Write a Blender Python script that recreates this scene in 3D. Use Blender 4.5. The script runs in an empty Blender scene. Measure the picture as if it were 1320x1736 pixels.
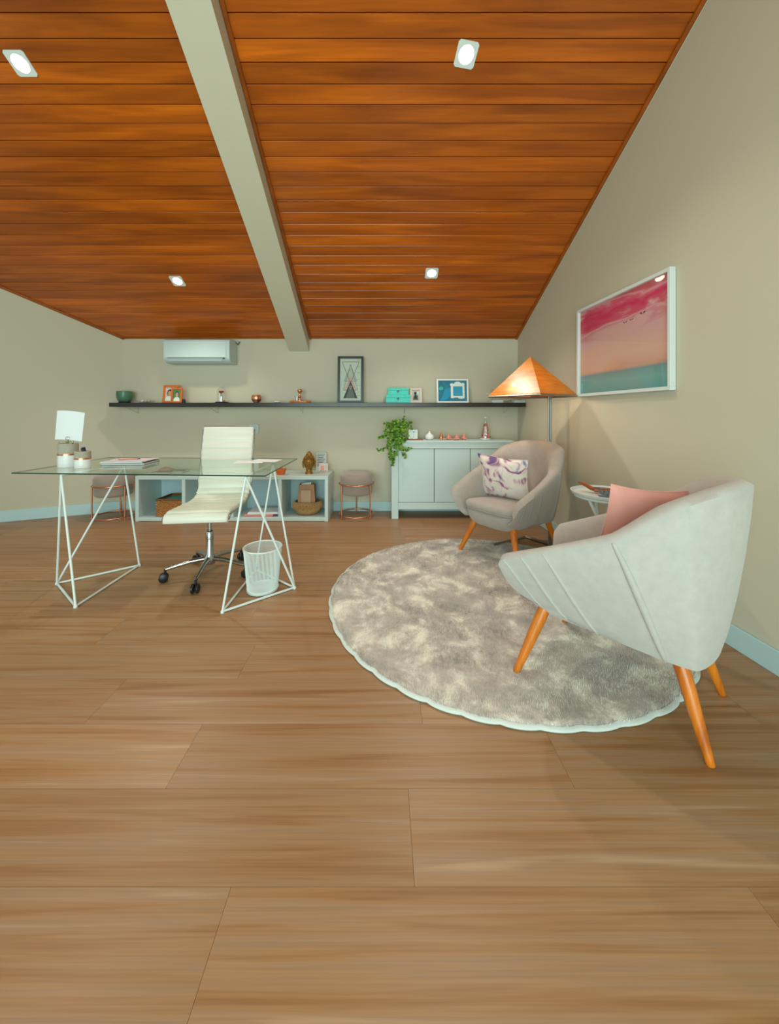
import bpy, bmesh, math, random
from mathutils import Vector, Matrix, Euler
random.seed(7)
R = math.radians
SC = bpy.context.scene
COL = SC.collection

# ------------------------------------------------------------------ camera
EYE = 1.12
cam_d = bpy.data.cameras.new('camera'); cam = bpy.data.objects.new('camera', cam_d); COL.objects.link(cam)
cam.location = (0, 0, EYE); cam.rotation_euler = (R(90), 0, 0)
cam_d.sensor_width = 36; cam_d.lens = 625 / 1736 * 36
cam_d.shift_x = 10 / 1736; cam_d.shift_y = -168 / 1736
cam_d.clip_start = .02
SC.camera = cam

# ------------------------------------------------------------------ world, lights, exposure
w = bpy.data.worlds.new('world'); SC.world = w; w.use_nodes = True
w.node_tree.nodes['Background'].inputs[0].default_value = (.62, .85, 1, 1)
w.node_tree.nodes['Background'].inputs[1].default_value = .6
SC.view_settings.view_transform = 'Standard'
SC.view_settings.look = 'None'
SC.view_settings.gamma = 1
SC.view_settings.exposure = 0.2

def area(name, loc, rot, sx, sy, e, col):
    d = bpy.data.lights.new(name, 'AREA'); d.shape = 'RECTANGLE'; d.size = sx; d.size_y = sy
    d.energy = e; d.color = col
    o = bpy.data.objects.new(name, d); COL.objects.link(o); o.location = loc; o.rotation_euler = rot
    return o
# daylight through the wide glass door in the rear wall, and the window in the side wall on the left
area('rear_daylight', (-.75, -2.27, 1.25), (R(90), 0, 0), 3.7, 2.2, 165, (.76, 1.0, .93))
area('side_daylight', (-4.52, .3, 1.5), (R(90), 0, R(-90)), 2.6, 1.6, 8, (.80, 1.0, .92))
FILL = 10   # each warm fill lamp added over the foreground, no fixture
SPOT = 46   # each recessed spotlight
BULB = 2

# ------------------------------------------------------------------ helpers
def at(px, py, Y):
    return Vector(((px - 650) / 625 * Y, Y, EYE - (py - 700) / 625 * Y))
def s2l(c):
    return tuple(((v / 255) / 12.92 if v / 255 <= .04045 else (((v / 255) + .055) / 1.055) ** 2.4) for v in c) + (1,)

class MB:
    def __init__(s): s.v = []; s.f = []; s.m = []
    def add(s, vs, fs, mi=0):
        b = len(s.v); s.v += [tuple(p) for p in vs]
        for f in fs: s.f.append(tuple(b + i for i in f)); s.m.append(mi)
        return s
    def box(s, x0, x1, y0, y1, z0, z1, mi=0):
        return s.add([(x0, y0, z0), (x1, y0, z0), (x1, y1, z0), (x0, y1, z0), (x0, y0, z1), (x1, y0, z1), (x1, y1, z1), (x0, y1, z1)],
              [(0, 3, 2, 1), (4, 5, 6, 7), (0, 1, 5, 4), (1, 2, 6, 5), (2, 3, 7, 6), (3, 0, 4, 7)], mi)
    def prism(s, pts, ext, mi=0, side=None):
        n = len(pts); e = Vector(ext); a = [Vector(p) for p in pts]
        nrm = Vector((0, 0, 0))
        for i in range(n): nrm += a[i].cross(a[(i + 1) % n])
        flip = nrm.dot(e) > 0
        vs = a + [p + e for p in a]
        f1 = list(range(n)); f2 = [n + i for i in range(n)]
        if flip: f1.reverse()
        else: f2.reverse()
        s.add(vs, [tuple(f1), tuple(f2)], mi)
        b = len(s.v) - 2 * n
        for i in range(n):
            j = (i + 1) % n
            q = (b + i, b + j, b + n + j, b + n + i)
            s.f.append(q if flip else tuple(reversed(q))); s.m.append(mi if side is None else side)
        return s
    def tube(s, pts, r, n=10, caps=True, mi=0, closed=False):
        P = [Vector(p) for p in pts]; k = len(P)
        rr = r if isinstance(r, (list, tuple)) else [r] * k
        rings = []; up = None
        for i in range(k):
            if closed: t = P[(i + 1) % k] - P[i - 1]
            else: t = P[min(i + 1, k - 1)] - P[max(i - 1, 0)]
            t.normalize()
            if up is None:
                up = Vector((0, 0, 1)) if abs(t.z) < .9 else Vector((1, 0, 0))
            a = t.cross(up); a.normalize(); b = a.cross(t); b.normalize(); up = b
            rings.append([P[i] + (a * math.cos(2 * math.pi * j / n) + b * math.sin(2 * math.pi * j / n)) * rr[i] for j in range(n)])
        vs = [p for ring in rings for p in ring]; fs = []
        for i in range(k if closed else k - 1):
            for j in range(n):
                i2 = (i + 1) % k
                fs.append((i * n + j, i * n + (j + 1) % n, i2 * n + (j + 1) % n, i2 * n + j))
        if caps and not closed:
            fs.append(tuple(reversed(range(n)))); fs.append(tuple((k - 1) * n + j for j in range(n)))
        return s.add(vs, fs, mi)
    def lathe(s, prof, n=24, c=(0, 0, 0), sx=1, sy=1, mi=0):
        vs = []; fs = []; k = len(prof)
        for r, z in prof:
            for j in range(n):
                a = 2 * math.pi * j / n
                vs.append((c[0] + r * sx * math.cos(a), c[1] + r * sy * math.sin(a), c[2] + z))
        for i in range(k - 1):
            for j in range(n):
                fs.append((i * n + j, i * n + (j + 1) % n, (i + 1) * n + (j + 1) % n, (i + 1) * n + j))
        if prof[0][0] > 1e-5: fs.append(tuple(reversed(range(n))))
        if prof[-1][0] > 1e-5: fs.append(tuple((k - 1) * n + j for j in range(n)))
        return s.add(vs, fs, mi)
    def grid(s, rows, mi=0, wrap=False):
        k = len(rows); n = len(rows[0]); vs = [p for r_ in rows for p in r_]; fs = []
        for i in range(k - 1):
            for j in range(n if wrap else n - 1):
                fs.append((i * n + j, i * n + (j + 1) % n, (i + 1) * n + (j + 1) % n, (i + 1) * n + j))
        return s.add(vs, fs, mi)
    def build(s, name, mat, parent=None, smooth=None, bevel=0, seg=2, subd=0, fix=False):
        me = bpy.data.meshes.new(name); me.from_pydata(s.v, [], s.f)
        mats = mat if isinstance(mat, (list, tuple)) else [mat]
        for m in mats: me.materials.append(m)
        for p, mi in zip(me.polygons, s.m): p.material_index = mi
        if fix:
            bm = bmesh.new(); bm.from_mesh(me); bmesh.ops.remove_doubles(bm, verts=bm.verts, dist=1e-5)
            bmesh.ops.recalc_face_normals(bm, faces=bm.faces); bm.to_mesh(me); bm.free()
        if smooth:
            for p in me.polygons: p.use_smooth = True
            if smooth < 180: me.set_sharp_from_angle(angle=R(smooth))
        me.update()
        o = bpy.data.objects.new(name, me); COL.objects.link(o)
        if parent: o.parent = parent
        if bevel:
            b = o.modifiers.new('bevel', 'BEVEL'); b.width = bevel; b.segments = seg; b.limit_method = 'ANGLE'; b.angle_limit = R(40)
        if subd:
            b = o.modifiers.new('subd', 'SUBSURF'); b.levels = subd; b.render_levels = subd
        return o

def tag(o, label=None, cat=None, group=None, kind=None):
    if label: o['label'] = label
    if cat: o['category'] = cat
    if group: o['group'] = group
    if kind: o['kind'] = kind
    return o
def thing(name, label, cat, loc=(0, 0, 0), rz=0, group=None):
    o = bpy.data.objects.new(name, None); COL.objects.link(o); o.empty_display_size = .05
    o.location = loc; o.rotation_euler = (0, 0, rz)
    return tag(o, label, cat, group)
def copy_tree(o, parent=None):
    c = o.copy(); COL.objects.link(c)
    if parent: c.parent = parent
    for ch in list(o.children):
        if ch.parent == o: copy_tree(ch, c)
    return c
def struct(o, label=None): return tag(o, label, None, None, 'structure')

# ------------------------------------------------------------------ materials
def newmat(name):
    m = bpy.data.materials.new(name); m.use_nodes = True
    nt = m.node_tree; return m, nt, nt.nodes, nt.links, nt.nodes['Principled BSDF']
def mat(name, c, rough=.5, metal=0, noise=0, scale=20, bump=0, bscale=80, emit=0, ecol=None, trans=0, sheen=0, coat=0, alpha=1, spec=None, sub=0):
    m, nt, N, L, b = newmat(name); c = s2l(c)
    b.inputs['Base Color'].default_value = c; b.inputs['Roughness'].default_value = rough
    b.inputs['Metallic'].default_value = metal
    if trans: b.inputs['Transmission Weight'].default_value = trans
    if sheen: b.inputs['Sheen Weight'].default_value = sheen
    if coat: b.inputs['Coat Weight'].default_value = coat; b.inputs['Coat Roughness'].default_value = .1
    if spec is not None: b.inputs['Specular IOR Level'].default_value = spec
    if emit:
        b.inputs['Emission Color'].default_value = s2l(ecol) if ecol else c; b.inputs['Emission Strength'].default_value = emit
    if noise or bump:
        tc = N.new('ShaderNodeTexCoord')
    if noise:
        nz = N.new('ShaderNodeTexNoise'); nz.inputs['Scale'].default_value = scale; nz.inputs['Detail'].default_value = 6
        L.new(tc.outputs['Object'], nz.inputs['Vector'])
        r = N.new('ShaderNodeValToRGB'); L.new(nz.outputs['Fac'], r.inputs[0])
        r.color_ramp.elements[0].position = .3; r.color_ramp.elements[1].position = .7
        r.color_ramp.elements[0].color = tuple(v * (1 - noise) for v in c[:3]) + (1,)
        r.color_ramp.elements[1].color = tuple(min(1, v * (1 + noise)) for v in c[:3]) + (1,)
        L.new(r.outputs[0], b.inputs['Base Color'])
    if bump:
        n2 = N.new('ShaderNodeTexNoise'); n2.inputs['Scale'].default_value = bscale; n2.inputs['Detail'].default_value = 4
        L.new(tc.outputs['Object'], n2.inputs['Vector'])
        bp = N.new('ShaderNodeBump'); bp.inputs['Strength'].default_value = bump; bp.inputs['Distance'].default_value = .01
        L.new(n2.outputs['Fac'], bp.inputs['Height']); L.new(bp.outputs[0], b.inputs['Normal'])
    return m
def wood(name, cols, rough=.35, scale=(1.2, 14, 14), rnd=.35, coat=0, bump=.08, fine=.35, hue=0.0):
    """grain along local X; every board gets its own offset and tone"""
    m, nt, N, L, b = newmat(name)
    tc = N.new('ShaderNodeTexCoord'); oi = N.new('ShaderNodeObjectInfo')
    sc = N.new('ShaderNodeVectorMath'); sc.operation = 'MULTIPLY'; sc.inputs[1].default_value = scale
    L.new(tc.outputs['Object'], sc.inputs[0])
    mu = N.new('ShaderNodeMath'); mu.operation = 'MULTIPLY'; mu.inputs[1].default_value = 57.3; L.new(oi.outputs['Random'], mu.inputs[0])
    ad = N.new('ShaderNodeVectorMath'); ad.operation = 'ADD'; L.new(sc.outputs[0], ad.inputs[0]); L.new(mu.outputs[0], ad.inputs[1])
    n1 = N.new('ShaderNodeTexNoise'); n1.inputs['Scale'].default_value = 1; n1.inputs['Detail'].default_value = 8; n1.inputs['Distortion'].default_value = .6
    L.new(ad.outputs[0], n1.inputs['Vector'])
    r = N.new('ShaderNodeValToRGB'); L.new(n1.outputs['Fac'], r.inputs[0])
    el = r.color_ramp.elements; el[0].position = .28; el[1].position = .72
    el[0].color = s2l(cols[0]); el[1].color = s2l(cols[-1])
    for i, c in enumerate(cols[1:-1]):
        e = el.new(.28 + .44 * (i + 1) / (len(cols) - 1)); e.color = s2l(c)
    sc2 = N.new('ShaderNodeVectorMath'); sc2.operation = 'MULTIPLY'; sc2.inputs[1].default_value = (3, 7, 7); L.new(ad.outputs[0], sc2.inputs[0])
    n2 = N.new('ShaderNodeTexNoise'); n2.inputs['Scale'].default_value = 1; n2.inputs['Detail'].default_value = 5; L.new(sc2.outputs[0], n2.inputs['Vector'])
    hs = N.new('ShaderNodeHueSaturation'); L.new(r.outputs[0], hs.inputs['Color'])
    mr = N.new('ShaderNodeMapRange'); mr.inputs['To Min'].default_value = 1 - rnd; mr.inputs['To Max'].default_value = 1 + rnd * .6
    L.new(oi.outputs['Random'], mr.inputs['Value'])
    m3 = N.new('ShaderNodeMapRange'); m3.inputs['From Min'].default_value = .3; m3.inputs['From Max'].default_value = .7
    m3.inputs['To Min'].default_value = 1 - fine; m3.inputs['To Max'].default_value = 1 + fine * .5; L.new(n2.outputs['Fac'], m3.inputs['Value'])
    mm = N.new('ShaderNodeMath'); mm.operation = 'MULTIPLY'; L.new(mr.outputs[0], mm.inputs[0]); L.new(m3.outputs[0], mm.inputs[1])
    L.new(mm.outputs[0], hs.inputs['Value'])
    L.new(hs.outputs[0], b.inputs['Base Color'])
    b.inputs['Roughness'].default_value = rough
    if coat: b.inputs['Coat Weight'].default_value = coat; b.inputs['Coat Roughness'].default_value = .12
    bp = N.new('ShaderNodeBump'); bp.inputs['Strength'].default_value = bump; bp.inputs['Distance'].default_value = .004
    L.new(n2.outputs['Fac'], bp.inputs['Height']); L.new(bp.outputs[0], b.inputs['Normal'])
    return m
def glassy(name, tint, refl=1.0, rough=0.0, ior=1.5):
    m, nt, N, L, b = newmat(name); N.remove(b); out = N['Material Output']
    tr = N.new('ShaderNodeBsdfTransparent'); tr.inputs[0].default_value = tint + (1,)
    gl = N.new('ShaderNodeBsdfGlossy'); gl.inputs['Roughness'].default_value = rough; gl.inputs[0].default_value = (1, 1, 1, 1)
    fr = N.new('ShaderNodeFresnel'); fr.inputs[0].default_value = ior
    mu = N.new('ShaderNodeMath'); mu.operation = 'MULTIPLY'; mu.inputs[1].default_value = refl; L.new(fr.outputs[0], mu.inputs[0])
    ge = N.new('ShaderNodeNewGeometry'); iv = N.new('ShaderNodeMath'); iv.operation = 'SUBTRACT'; iv.inputs[0].default_value = 1; L.new(ge.outputs['Backfacing'], iv.inputs[1])
    m2 = N.new('ShaderNodeMath'); m2.operation = 'MULTIPLY'; L.new(mu.outputs[0], m2.inputs[0]); L.new(iv.outputs[0], m2.inputs[1]); mu = m2
    mx = N.new('ShaderNodeMixShader'); L.new(mu.outputs[0], mx.inputs[0]); L.new(tr.outputs[0], mx.inputs[1]); L.new(gl.outputs[0], mx.inputs[2])
    L.new(mx.outputs[0], out.inputs[0]); return m

M = {}
M['wall'] = mat('wall_paint', (200, 195, 174), .75, bump=.03, bscale=140)
M['white_trim'] = mat('white_trim', (182, 212, 216), .4)
M['ceil_wood'] = wood('ceiling_wood', [(142, 66, 6), (180, 88, 8), (210, 108, 14)], .34, (1.0, 10, 10), .22, coat=.2, fine=.14)
M['ceil_trim'] = mat('ceiling_trim_wood', (150, 76, 18), .35, noise=.25, scale=9)
M['ceil_back'] = mat('ceiling_groove', (34, 14, 6), .6)
M['floor_wood'] = wood('floor_wood', [(144, 101, 62), (158, 115, 73), (168, 129, 90), (163, 130, 99), (182, 150, 116)], .42, (1.1, 32, 32), .10, bump=.05, fine=.13)
M['floor_back'] = mat('floor_seam', (118, 84, 54), .7)
M['rug'] = None
M['fabric'] = mat('linen_window_lit', (190, 188, 182), .95, noise=.05, scale=30, bump=.25, bscale=420, sheen=.3)  # near chair's linen, whiter because window light is mixed into the colour
M['fabric2'] = mat('linen_less_lit', (170, 163, 156), .95, noise=.05, scale=30, bump=.25, bscale=420, sheen=.3)  # same linen on the far chair, weaker light put into a darker colour
M['orange_wood'] = wood('honey_leg_wood', [(176, 86, 16), (214, 118, 24), (226, 134, 34)], .35, (20, 20, 2), .05, coat=.3, fine=.12)
M['white_metal'] = mat('white_metal', (218, 230, 228), .35)
M['chrome'] = mat('chrome', (180, 184, 184), .24, 1)
M['steel'] = mat('brushed_steel', (150, 152, 146), .35, 1)
M['leather'] = mat('white_leather', (226, 226, 214), .42, bump=.05, bscale=200)
M['black'] = mat('black_plastic', (22, 26, 32), .4)
M['dark_shelf'] = mat('dark_shelf', (34, 33, 31), .32)
M['white_lam'] = mat('white_laminate', (194, 214, 213), .42)
M['white_lam_in'] = mat('white_laminate_inside', (184, 208, 214), .5)
M['copper'] = mat('copper', (226, 156, 122), .34, 1)
M['velvet'] = mat('taupe_velvet', (152, 138, 128), .9, sheen=.5, bump=.1, bscale=300)
M['gap'] = mat('shadow_gap', (90, 96, 96), .8)
M['concrete'] = mat('concrete', (168, 164, 148), .85, noise=.08, scale=60, bump=.1)
M['white_glaze'] = mat('white_glaze', (232, 236, 236), .25)
M['paper'] = mat('white_paper', (226, 234, 238), .8)
M['paper_edge'] = mat('page_edges', (205, 210, 208), .9)
M['glass'] = glassy('clear_glass', (.96, .985, .97), .9)
M['desk_glass'] = glassy('desk_glass', (.86, .93, .88), 1.0)
M['glass_edge'] = mat('glass_edge', (40, 70, 58), .15)
M['teal'] = mat('turquoise_lacquer', (38, 190, 176), .4, noise=.08, scale=30)
M['green_glaze'] = mat('green_glaze', (74, 120, 96), .3, noise=.15, scale=30)
M['gold'] = mat('antique_gold', (150, 112, 48), .38, .7, noise=.3, scale=60)
M['leaf'] = mat('leaf_green', (96, 146, 22), .5, noise=.35, scale=40)
M['leaf2'] = mat('leaf_dark', (52, 98, 20), .5, noise=.3, scale=40)
M['stem'] = mat('vine_stem', (96, 120, 40), .6)
M['wicker'] = mat('wicker', (176, 118, 62), .7, noise=.3, scale=50)
M['raffia'] = mat('raffia', (172, 134, 84), .85, noise=.3, scale=70)
M['kraft'] = mat('kraft_paper', (172, 132, 98), .8, noise=.05)
M['pink'] = mat('pink_velvet', (236, 166, 154), .85, noise=.08, scale=5, sheen=.6, bump=.1, bscale=12)
M['rose'] = mat('rose_pink', (220, 142, 132), .5)
M['red'] = mat('deep_red', (150, 16, 24), .5)
M['amber'] = mat('amber_wood', (200, 110, 44), .4, noise=.15, scale=40)
M['brown'] = mat('carved_brown', (150, 78, 30), .5, noise=.35, scale=60)
M['grey'] = mat('grey_print', (98, 104, 106), .7)
M['lgrey'] = mat('light_grey_print', (190, 196, 190), .7)
M['blue_ph'] = mat('blue_print', (16, 118, 150), .5, noise=.25, scale=22)
M['blue_hi'] = mat('bright_blue_print', (12, 150, 196), .5)
M['skin'] = mat('photo_skin', (206, 150, 120), .6)
M['hair'] = mat('photo_hair', (44, 28, 22), .6)
M['photo_bg'] = mat('photo_background', (214, 196, 184), .6)
M['photo_green'] = mat('photo_green', (60, 120, 30), .6, noise=.3, scale=80)
M['orange_frame'] = mat('orange_wood_frame', (206, 104, 34), .4)
M['shade_edge'] = mat('shade_rib', (120, 116, 108), .35, .8)
M['silver_cloth'] = mat('blue_grey_crystal', (104, 112, 122), .3)
M['bracket'] = mat('painted_bracket', (170, 166, 144), .6)

# ------------------------------------------------------------------ room shell
BY = 4.217                                  # back wall
def ceil_z(y): return 4.313 - .554 * y if y > .2 else 4.2022 + (y - .2) * .55
def wall_x(y): return 1.532 + (BY - y) * .0582
LF0 = Vector((-2.982, BY, 0)); LF1 = Vector((-4.60, 3.482, 0))
LT1 = Vector((-4.60, 2.728, 0))
RY = -2.3
# wall_back
struct(MB().box(-3.0, 1.56, BY, BY + .1, 0, 1.985).build('wall_back', M['wall']))
# wall_right with sloping top
pr = [(y, z) for y, z in ((RY, 0), (BY, 0), (BY, ceil_z(BY)), (.2, ceil_z(.2)), (RY, ceil_z(RY)))]
struct(MB().prism([(wall_x(y), y, z) for y, z in pr], (.1, 0, 0)).build('wall_right', M['wall']))
# wall_left: oblique wall
rows = []
for i in range(13):
    t = i / 12; a = LF0.lerp(LF1, t); b = Vector((-2.982, BY, 0)).lerp(LT1, t); b.z = ceil_z(b.y)
    rows.append([a.lerp(b, k / 6) for k in range(7)])
mb = MB(); mb.grid(rows); mb.grid([[p + Vector((-.04, .09, 0)) for p in reversed(r_)] for r_ in rows])
struct(mb.build('wall_left', M['wall'], smooth=180))
# side wall on the far left (outside the picture) with a window opening
mb = MB()
X0, X1 = -4.7, -4.60
def yz(*p): return [(X1, y, z) for y, z in p]
mb.prism(yz((RY, 0), (-1.0, 0), (-1.0, ceil_z(-1.0)), (RY, ceil_z(RY))), (-.1, 0, 0))
mb.prism(yz((1.6, 0), (LF1.y, 0), (LT1.y, ceil_z(LT1.y)), (1.6, ceil_z(1.6))), (-.1, 0, 0))
mb.prism(yz((-1.0, 0), (1.6, 0), (1.6, .7), (-1.0, .7)), (-.1, 0, 0))
mb.prism(yz((-1.0, 2.3), (1.6, 2.3), (1.6, ceil_z(1.6)), (.2, ceil_z(.2)), (-1.0, ceil_z(-1))), (-.1, 0, 0))
struct(mb.build('wall_side', M['wall']))
wf = MB()
for y in (-1.0, .28, 1.55): wf.box(-4.69, -4.63, y, y + .05, .7, 2.3)
wf.box(-4.69, -4.63, -1, 1.6, .7, .75); wf.box(-4.69, -4.63, -1, 1.6, 2.25, 2.3)
struct(wf.build('window_1', M['white_metal']))
# rear wall with wide glass door
mb = MB(); z0 = ceil_z(RY)
mb.box(-4.7, -2.7, RY - .1, RY, 0, z0); mb.box(1.25, 2.0, RY - .1, RY, 0, z0); mb.box(-2.7, 1.25, RY - .1, RY, 2.4, z0)
struct(mb.build('wall_rear', M['wall']))
wf = MB()
for x in (-2.7, -1.42, -.09, 1.2): wf.box(x, x + .05, RY - .08, RY - .02, 0, 2.4)
wf.box(-2.7, 1.25, RY - .08, RY - .02, 2.35, 2.4)
struct(wf.build('door_1', M['white_metal']))

# floor: slab + planks
fl = struct(MB().box(-4.75, 2.05, RY - .1, BY + .1, -.06, -.012).build('floor', M['floor_back']))
joints = {0: -.36, 1: .073, 2: -.65, 3: -1.08, 4: -.617, 5: -1.40}
PW, PL = .228, 1.22
def left_lim(y):
    if y <= LF1.y: return -4.6
    t = (y - LF1.y) / (BY - LF1.y); return LF1.x + (LF0.x - LF1.x) * t
k = -13
while True:
    y0 = .643 + k * PW; y1 = y0 + PW
    if y0 >= BY: break
    if y1 <= RY: k += 1; continue
    ya = max(y0, RY) + .0004; yb = min(y1, BY) - .0004
    j0 = joints.get(k, random.uniform(-1.2, 0))
    x = j0 - PL * 5
    while x < 2.0:
        xa, xb = x + .0004, x + PL - .0004
        xl0, xl1 = left_lim(ya), left_lim(yb); xr0, xr1 = wall_x(ya), wall_x(yb)
        if xb > min(xl0, xl1) and xa < max(xr0, xr1):
            pts = [(max(xa, xl0), ya), (min(xb, xr0), ya), (min(xb, xr1), yb), (max(xa, xl1), yb)]
            if pts[1][0] > pts[0][0] + .002 and pts[2][0] > pts[3][0] + .002:
                MB().prism([(px, py, -.012) for px, py in pts], (0, 0, .012)).build('plank', M['floor_wood'], fl)
            elif pts[1][0] > pts[0][0] + .002:
                yc = ya + (yb - ya) * min(1, max(.05, (min(xb, xr0) - xl0) / max(1e-4, xl1 - xl0)))
                MB().prism([(pts[0][0], ya, -.012), (pts[1][0], ya, -.012), (pts[1][0], yc, -.012)], (0, 0, .012)).build('plank', M['floor_wood'], fl)
        x += PL
    k += 1

# ceiling: backing + boards
BXL, BXR = -1.075, -.85        # beam sides
def tl_lim(y):                 # left limit under the ceiling
    if y <= LT1.y: return -4.6
    return LT1.x + (-2.982 - LT1.x) * (y - LT1.y) / (BY - LT1.y)
ce = struct(MB().prism([(-4.7, .2, ceil_z(.2001) + .016), (-4.7, BY + .1, ceil_z(BY + .1) + .016), (-4.7, BY + .1, ceil_z(BY + .1) + .06), (-4.7, .2, ceil_z(.2001) + .06)], (6.7, 0, 0)).build('ceiling', M['ceil_back']))
struct(MB().prism([(-4.7, RY - .1, ceil_z(RY - .1)), (-4.7, .2, ceil_z(.2)), (-4.7, .2, ceil_z(.2) + .06), (-4.7, RY - .1, ceil_z(RY - .1) + .06)], (6.7, 0, 0)).build('ceiling_rear', M['ceil_trim']))
by = BY; dy = .0872
nz_ = Vector((0, .4846, .8747)) * .014
while by > .25:
    a, b = by - .0035, by - dy
    for sec in (0, 1):
        if sec == 0: q = [(tl_lim(b), b), (BXL, b), (BXL, a), (tl_lim(a), a)]
        else: q = [(BXR, b), (wall_x(b), b), (wall_x(a), a), (BXR, a)]
        MB().prism([(x, y, ceil_z(y)) for x, y in q], nz_).build('board', M['ceil_wood'], ce, bevel=.0025, seg=1)
        # tongue in the joint, slightly recessed
    by -= dy
# plaster beam following the slope
def prof(y, dz): return (y, ceil_z(y) - dz)
pts = [(BXL, BY, ceil_z(BY)), (BXL, BY, ceil_z(BY) - .155), (BXL, .2, ceil_z(.2001) - .155), (BXL, .2, ceil_z(.2001))]
struct(MB().prism(pts, (BXR - BXL, 0, 0)).build('ceiling_beam', M['wall']))
# wood trims
def strip(name, p0, p1, wx, h, mt):
    a = Vector(p0); b = Vector(p1)
    o = MB().prism([a, a + Vector((wx, 0, 0)), a + Vector((wx, 0, -h)), a + Vector((0, 0, -h))], b - a).build(name, mt, bevel=.003, seg=1)
    return struct(o)
strip('trim_1', (wall_x(BY) - .028, BY, ceil_z(BY)), (wall_x(.3) - .028, .3, ceil_z(.3)), .026, .022, M['ceil_trim'])
strip('trim_2', (BXR + .002, BY, ceil_z(BY)), (BXR + .002, .3, ceil_z(.3)), .024, .02, M['ceil_trim'])
strip('trim_3', (BXL - .02, BY, ceil_z(BY)), (BXL - .02, .3, ceil_z(.3)), .018, .014, M['ceil_trim'])
strip('trim_4', (-2.982, BY, ceil_z(BY)), (LT1.x, LT1.y, ceil_z(LT1.y)), .026, .02, M['ceil_trim'])
strip('trim_5', (wall_x(BY) - .006, BY, ceil_z(BY) - .022), (wall_x(.3) - .006, .3, ceil_z(.3) - .022), .005, .007, M['wall'])
struct(MB().box(-2.98, BXL - .02, BY - .018, BY - .001, 1.966, 1.980).build('trim_6', M['ceil_trim'], bevel=.002, seg=1))
struct(MB().box(BXR + .02, 1.53, BY - .018, BY - .001, 1.966, 1.980).build('trim_7', M['ceil_trim'], bevel=.002, seg=1))
# baseboards
struct(MB().box(-2.97, 1.52, BY - .014, BY - .001, 0, .108).build('baseboard_back', M['white_trim'], bevel=.004))
struct(MB().prism([(wall_x(RY + .02) - .014, RY + .02, 0), (wall_x(BY - .02) - .014, BY - .02, 0), (wall_x(BY - .02) - .001, BY - .02, 0), (wall_x(RY + .02) - .001, RY + .02, 0)], (0, 0, .108)).build('baseboard_right', M['white_trim'], bevel=.004))
d = (LF1 - LF0).normalized(); n = Vector((-d.y, d.x, 0)); n = n if n.y < 0 else -n
a = LF0 + d * .01 + n * .012; b = LF1 + n * .012
struct(MB().prism([a, b, b + n * .014, a + n * .014], (0, 0, .118)).build('baseboard_left', M['white_trim'], bevel=.004))

# ------------------------------------------------------------------ recessed spotlights
def downlight(x, y, skew, label):
    t = thing('recessed_spotlight', label, 'ceiling light', group=None)
    t.location = (x, y, ceil_z(y) - .001)
    t.rotation_euler = (Matrix.Rotation(-.506, 3, 'X') @ Matrix.Rotation(skew, 3, 'Z')).to_euler()
    s = .059
    mb = MB()
    N_ = 32; rin = .044
    outer = []
    for i in range(N_):
        a = 2 * math.pi * (i + .5) / N_; c, sn = math.cos(a), math.sin(a); q = s / max(abs(c), abs(sn)); outer.append((c * q, sn * q))
    top = [(x_, y_, 0) for x_, y_ in outer]; bot = [(x_, y_, -.006) for x_, y_ in outer]
    inn = [(math.cos(2 * math.pi * (i + .5) / N_) * rin, math.sin(2 * math.pi * (i + .5) / N_) * rin, -.006) for i in range(N_)]
    rec = [(p[0] * .86, p[1] * .86, -.001) for p in inn]
    mb.grid([top, bot, inn, rec], wrap=True)
    mb.build('trim_plate', M['white_metal'], t, fix=True)
    em = M.setdefault('lamp_disc', mat('lamp_disc', (255, 244, 226), .5, emit=14, ecol=(255, 240, 220)))
    MB().lathe([(.0001, -.004), (.038, -.004), (.038, -.001), (.0001, -.001)], 28).build('lens', em, t, fix=True)
    ld = bpy.data.lights.new('spot_or_fill_beam', 'SPOT'); ld.energy = SPOT; ld.color = (1, .895, .765); ld.spot_size = R(125); ld.spot_blend = .8; ld.shadow_soft_size = .04
    lo = bpy.data.objects.new('spot_or_fill_beam', ld); COL.objects.link(lo); lo.parent = t; lo.location = (0, 0, -.03)
    lo.rotation_euler = (R(20), 0, 0)
    return t
downlight(-2.09, 2.125, R(0), 'square recessed spotlight nearest the upper left corner, left of the beam')
downlight(-1.955, 3.50, R(0), 'square recessed spotlight left of the beam, above the air conditioner')
downlight(.468, 2.091, R(8), 'square recessed spotlight right of the beam, nearer and larger one')
downlight(.445, 3.42, R(0), 'square recessed spotlight right of the beam, farther one toward the shelf wall')
# two added fill lamps without fixtures, brightening the foreground
for x in (-2.0, .5):
    ld = bpy.data.lights.new('spot_or_fill_beam', 'SPOT'); ld.energy = FILL; ld.color = (1, .895, .765); ld.spot_size = R(140); ld.spot_blend = .8; ld.shadow_soft_size = .1
    lo = bpy.data.objects.new('spot_or_fill_beam', ld); COL.objects.link(lo); lo.location = (x, .6, ceil_z(.6) - .05); lo.rotation_euler = (0, 0, 0)

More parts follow.
